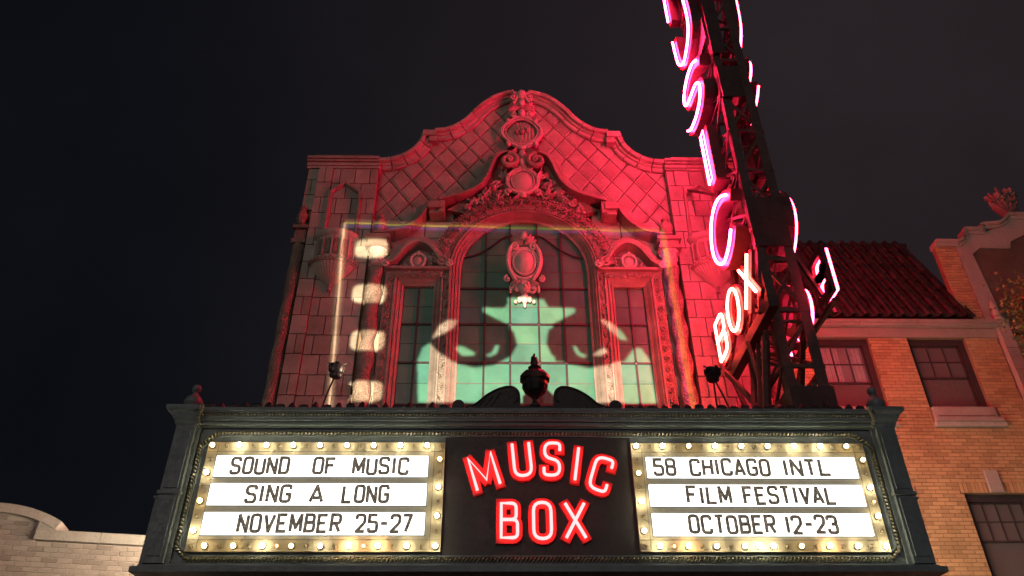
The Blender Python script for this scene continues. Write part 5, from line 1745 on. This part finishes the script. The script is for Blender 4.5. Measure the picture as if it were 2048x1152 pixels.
# stepped gable wall at the right
gout = [(9.43, 12.45), (9.93, 12.43), (10.08, 12.54), (10.20, 12.80), (10.62, 12.80), (10.68, 12.95), (11.08, 13.0), (11.22, 13.10), (11.36, 13.24), (12.6, 13.26)]
gpts = gout + [(25.2 - x, z) for x, z in gout[::-1]]
MB().prism([(9.44, 10.27)] + [(x, z - .05) for x, z in gpts] + [(15.76, 10.27)], YW + .03, 14.15).obj('gable_wall', M['mortar_buff'], BR)
MB().prism([(9.905, 10.27), (9.905, 12.36), (10.1, 12.44), (10.2, 12.7), (10.62, 12.7), (11.1, 12.9), (11.4, 13.14), (12.6, 13.14), (12.6, 12.95), (11.64, 12.69), (11.22, 12.47), (11.15, 12.28), (10.45, 12.29), (10.22, 12.10), (10.30, 10.27)], YW - .02, YW + .028).obj('gable_band', M['stucco'], BR)
MB().prism([(10.302, 10.27), (10.222, 12.10), (10.45, 12.288), (11.15, 12.278), (11.22, 12.468), (11.64, 12.688), (12.6, 12.948), (15.2, 12.3), (15.2, 10.27)], YW + .005, YW + .029).obj('gable_field', M['stucco_dark'], BR)
MB().tube([(10.45, YW - .02, 12.30), (11.15, YW - .02, 12.29)], .018, 6).obj('gable_trim', M['stucco'], BR)
gc = [(9.43, 12.45), (9.93, 12.44)] + cr([(9.93, 12.44), (10.06, 12.52), (10.16, 12.66), (10.21, 12.81)], 4)[1:] + [(10.60, 12.81)] + cr([(10.62, 12.86), (10.66, 12.95), (11.02, 12.99), (11.18, 13.06), (11.30, 13.16), (11.38, 13.26)], 4) + [(12.6, 13.27)]
for a, b_ in ((0, 2), (1, 6), (5, 7), (7, 13), (12, len(gc))):
    seg = gc[a:b_]
    if len(seg) < 2: continue
    MB().sweep(seg, [(0, YW - .14), (.0, 14.20), (-.13, 14.20), (-.13, YW - .05), (-.08, YW - .07), (-.06, YW - .12)]).obj('coping_stone', M['stucco'], BR, smooth=True)
# wall beyond the pilaster with a dark window bay
wall_with_holes(10.28, 15.0, 0, 10.0, [(10.75, 13.5, 7.6, 9.75)], YW + .02, 14.29, 'brick_buff', BR)
MB().box(10.3, 15, YW - .10, 14.3, 10.0, 10.26).obj('cornice_stone', M['stucco_dark'], BR)
bw = MB().box(10.75, 13.5, 14.15, 14.2, 7.6, 9.75).obj('window', M['frame_dark'], BR)
for i in range(4):
    MB().box(10.85 + i * .65, 11.45 + i * .65, 14.13, 14.15, 7.7, 9.65).obj('pane', M['dark_glass'], bw)
# leafy terracotta acroterion on the gable
mb = MB(); rnd = random.Random(8)
for i in range(17):
    a = R(40 + i * 5.9)
    leaf_shape(mb, 11.52, YW + .05 + .04 * (i % 3), 13.22, a, .38 + .45 * math.sin(a) ** 6 + .10 * (i % 2), .035, .06)
for i in range(40):
    a = R(rnd.uniform(60, 115)); rr = rnd.uniform(.2, .80)
    leaf_shape(mb, 11.55 + rr * math.cos(a), YW + rnd.uniform(0, .16), 13.22 + rr * math.sin(a), a + rnd.uniform(-1, 1), .16, .05, .05)
mb.blob((11.55, YW + .08, 13.32), (.14, .10, .14), 10, 6)
mb.obj('acroterion', M['moulding'], BR, smooth=True)

# ================================================================== low brick building on the left
LBu = thing('brick_building', 'low pinkish brick building with rounded stone topped parapet, left edge', 'building')
LBu.location = (-7.2, 12.0, 0); LBu.rotation_euler = (0, 0, R(11.7))
# local x along the wall, local y into the wall
MB().box(-6, -.33, .012, 10, 0, 5.10).obj('wall', M['mortar_pink'], LBu)
MB().box(-.33, 1.95, .012, 10, 0, 5.05).obj('wall', M['mortar_pink'], LBu)
MB().prism([(-1.85, 5.10)] + [(x, z - .02) for x, z in arc(-.95, 3.56, 1.90, 1.90, 116, 71.5, 14)] + [(-.34, 5.10)], .012, .35).obj('parapet', M['mortar_pink'], LBu)
pb_me = MB().bevel_prism([(-.5, -.5), (.5, -.5), (.5, .5), (-.5, .5)], -.5, .5, .02, .1).mesh('brick', M['brick_pink'])
def under_arch(x, z):
    if x > -.36: return z > 5.03
    return z > 3.56 + math.sqrt(max(0, 1.87 ** 2 - (x + .95) ** 2)) - .045
pb = bricks(-1.75, 1.93, 4.22, 5.45, [], .0745, .2135, 0, under_arch)
for q in pb[:299]:
    block('brick', None, LBu, q[0], q[1], random.uniform(-.003, .003), .03, q[2], q[3], pb_me)
mb = MB()
for q in pb[299:]:
    mb.bevel_prism([(q[0], q[2]), (q[1], q[2]), (q[1], q[3]), (q[0], q[3])], 0, .03, .003, .003)
for q in bricks(-1.75, 1.93, 2.2, 4.22, [], .0745, .2135, 0) + bricks(-5.9, -1.76, 2.2, 5.05, [], .0745, .2135, 0):
    mb.bevel_prism([(q[0], q[2]), (q[1], q[2]), (q[1], q[3]), (q[0], q[3])], 0, .03, .003, .003)
o = mb.obj('brickwork', M['brick_pink'], LBu); o['kind'] = 'stuff'
for a, b_ in ((-.335, .577), (.583, 1.40), (1.406, 1.95)):
    MB().box(a, b_, -.06, .38, 5.062, 5.21).obj('coping_stone', M['coping'], LBu)
cop_arc = arc(-.95, 3.56, 1.875, 1.875, 117, 62.5, 26)
for a, b_ in ((0, 9), (9, 19), (19, 26)):
    MB().sweep(cop_arc[a:b_ + 1], [(0, -.07), (0, .38), (.135, .38), (.135, -.07)]).obj('coping_stone', M['coping'], LBu, smooth=True)
MB().prism([(-.335, 5.212), (-.335, 5.335), (-.25, 5.335), (-.07, 5.255), (-.07, 5.212)], -.055, .36).obj('coping_stone', M['coping'], LBu)
MB().box(-1.06, -1.0, -.02, .03, 4.93, 5.10).obj('wall_vent', M['coping'], LBu)

# ================================================================== street tree at the right edge
TR = thing('street_tree', 'street tree with small yellow green leaves at the right edge, before the brick building', 'tree')
mb = MB()
mb.tube([(11.1, 11.4, 0), (11.05, 11.45, 3), (11.0, 11.5, 6), (10.9, 11.6, 8.2)], .16, 10, r_end=.07)
rnd = random.Random(11)
limbs = []
for i in range(16):
    z0 = 5.2 + i * .2; a = rnd.uniform(0, 6.28); L = rnd.uniform(.7, 1.15)
    p0 = Vector((11.0, 11.5, z0)); p1 = p0 + Vector((math.cos(a) * L * .6, math.sin(a) * L * .6, L * .6)); p2 = p0 + Vector((math.cos(a) * L, math.sin(a) * L, L * 1.3))
    mb.tube([p0, p1, p2], .035, 6, r_end=.010); limbs += [p1, p2]
p0 = Vector((11.0, 11.5, 7.9)); p1 = Vector((10.2, 11.8, 8.7)); p2 = Vector((9.42, 12.0, 9.15)); mb.tube([p0, p1, p2], .04, 6, r_end=.01)
mb.obj('trunk', M['bark'], TR, smooth=True)
mb = MB()
def leaf_at(c):
    a, b_ = rnd.uniform(0, 6.28), rnd.uniform(-.9, .9)
    d = Vector((math.cos(a) * math.cos(b_), math.sin(a) * math.cos(b_), math.sin(b_))); u = d.cross(Vector((rnd.uniform(-1, 1), rnd.uniform(-1, 1), rnd.uniform(-1, 1)))).normalized()
    L = rnd.uniform(.05, .09); w_ = L * .38
    mb.add([c, c + d * L * .5 + u * w_, c + d * L, c + d * L * .5 - u * w_], [(0, 1, 2, 3)])
cl = limbs + [p1, p2] + [Vector(q) for q in ((9.12, 12, 9.20), (9.32, 12, 9.50), (9.40, 12.1, 9.0), (9.30, 12, 9.72), (9.65, 12, 9.35), (9.55, 11.9, 9.75), (9.9, 12, 9.6), (9.9, 11.9, 9.0), (9.25, 12.1, 8.78), (10.2, 12, 9.3), (10.1, 12, 9.9))]
for c in cl:
    rad = rnd.uniform(.22, .38)
    for k_ in range(170):
        q = Vector((rnd.gauss(0, 1), rnd.gauss(0, 1), rnd.gauss(0, 1))) * rad * .55
        leaf_at(c + q)
mb.obj('crown', M['leaf'], TR)

# fine carving and beads: too small to pick apart, each stays one part
for o in bpy.data.objects:
    if o.name.split('.')[0] in ('bead_moulding', 'carved_scrollwork', 'carved_festoon', 'rope_moulding', 'flame', 'crown_ornament', 'pan_tile', 'curtain'):
        o['kind'] = 'stuff'
print('objects', len(bpy.data.objects))
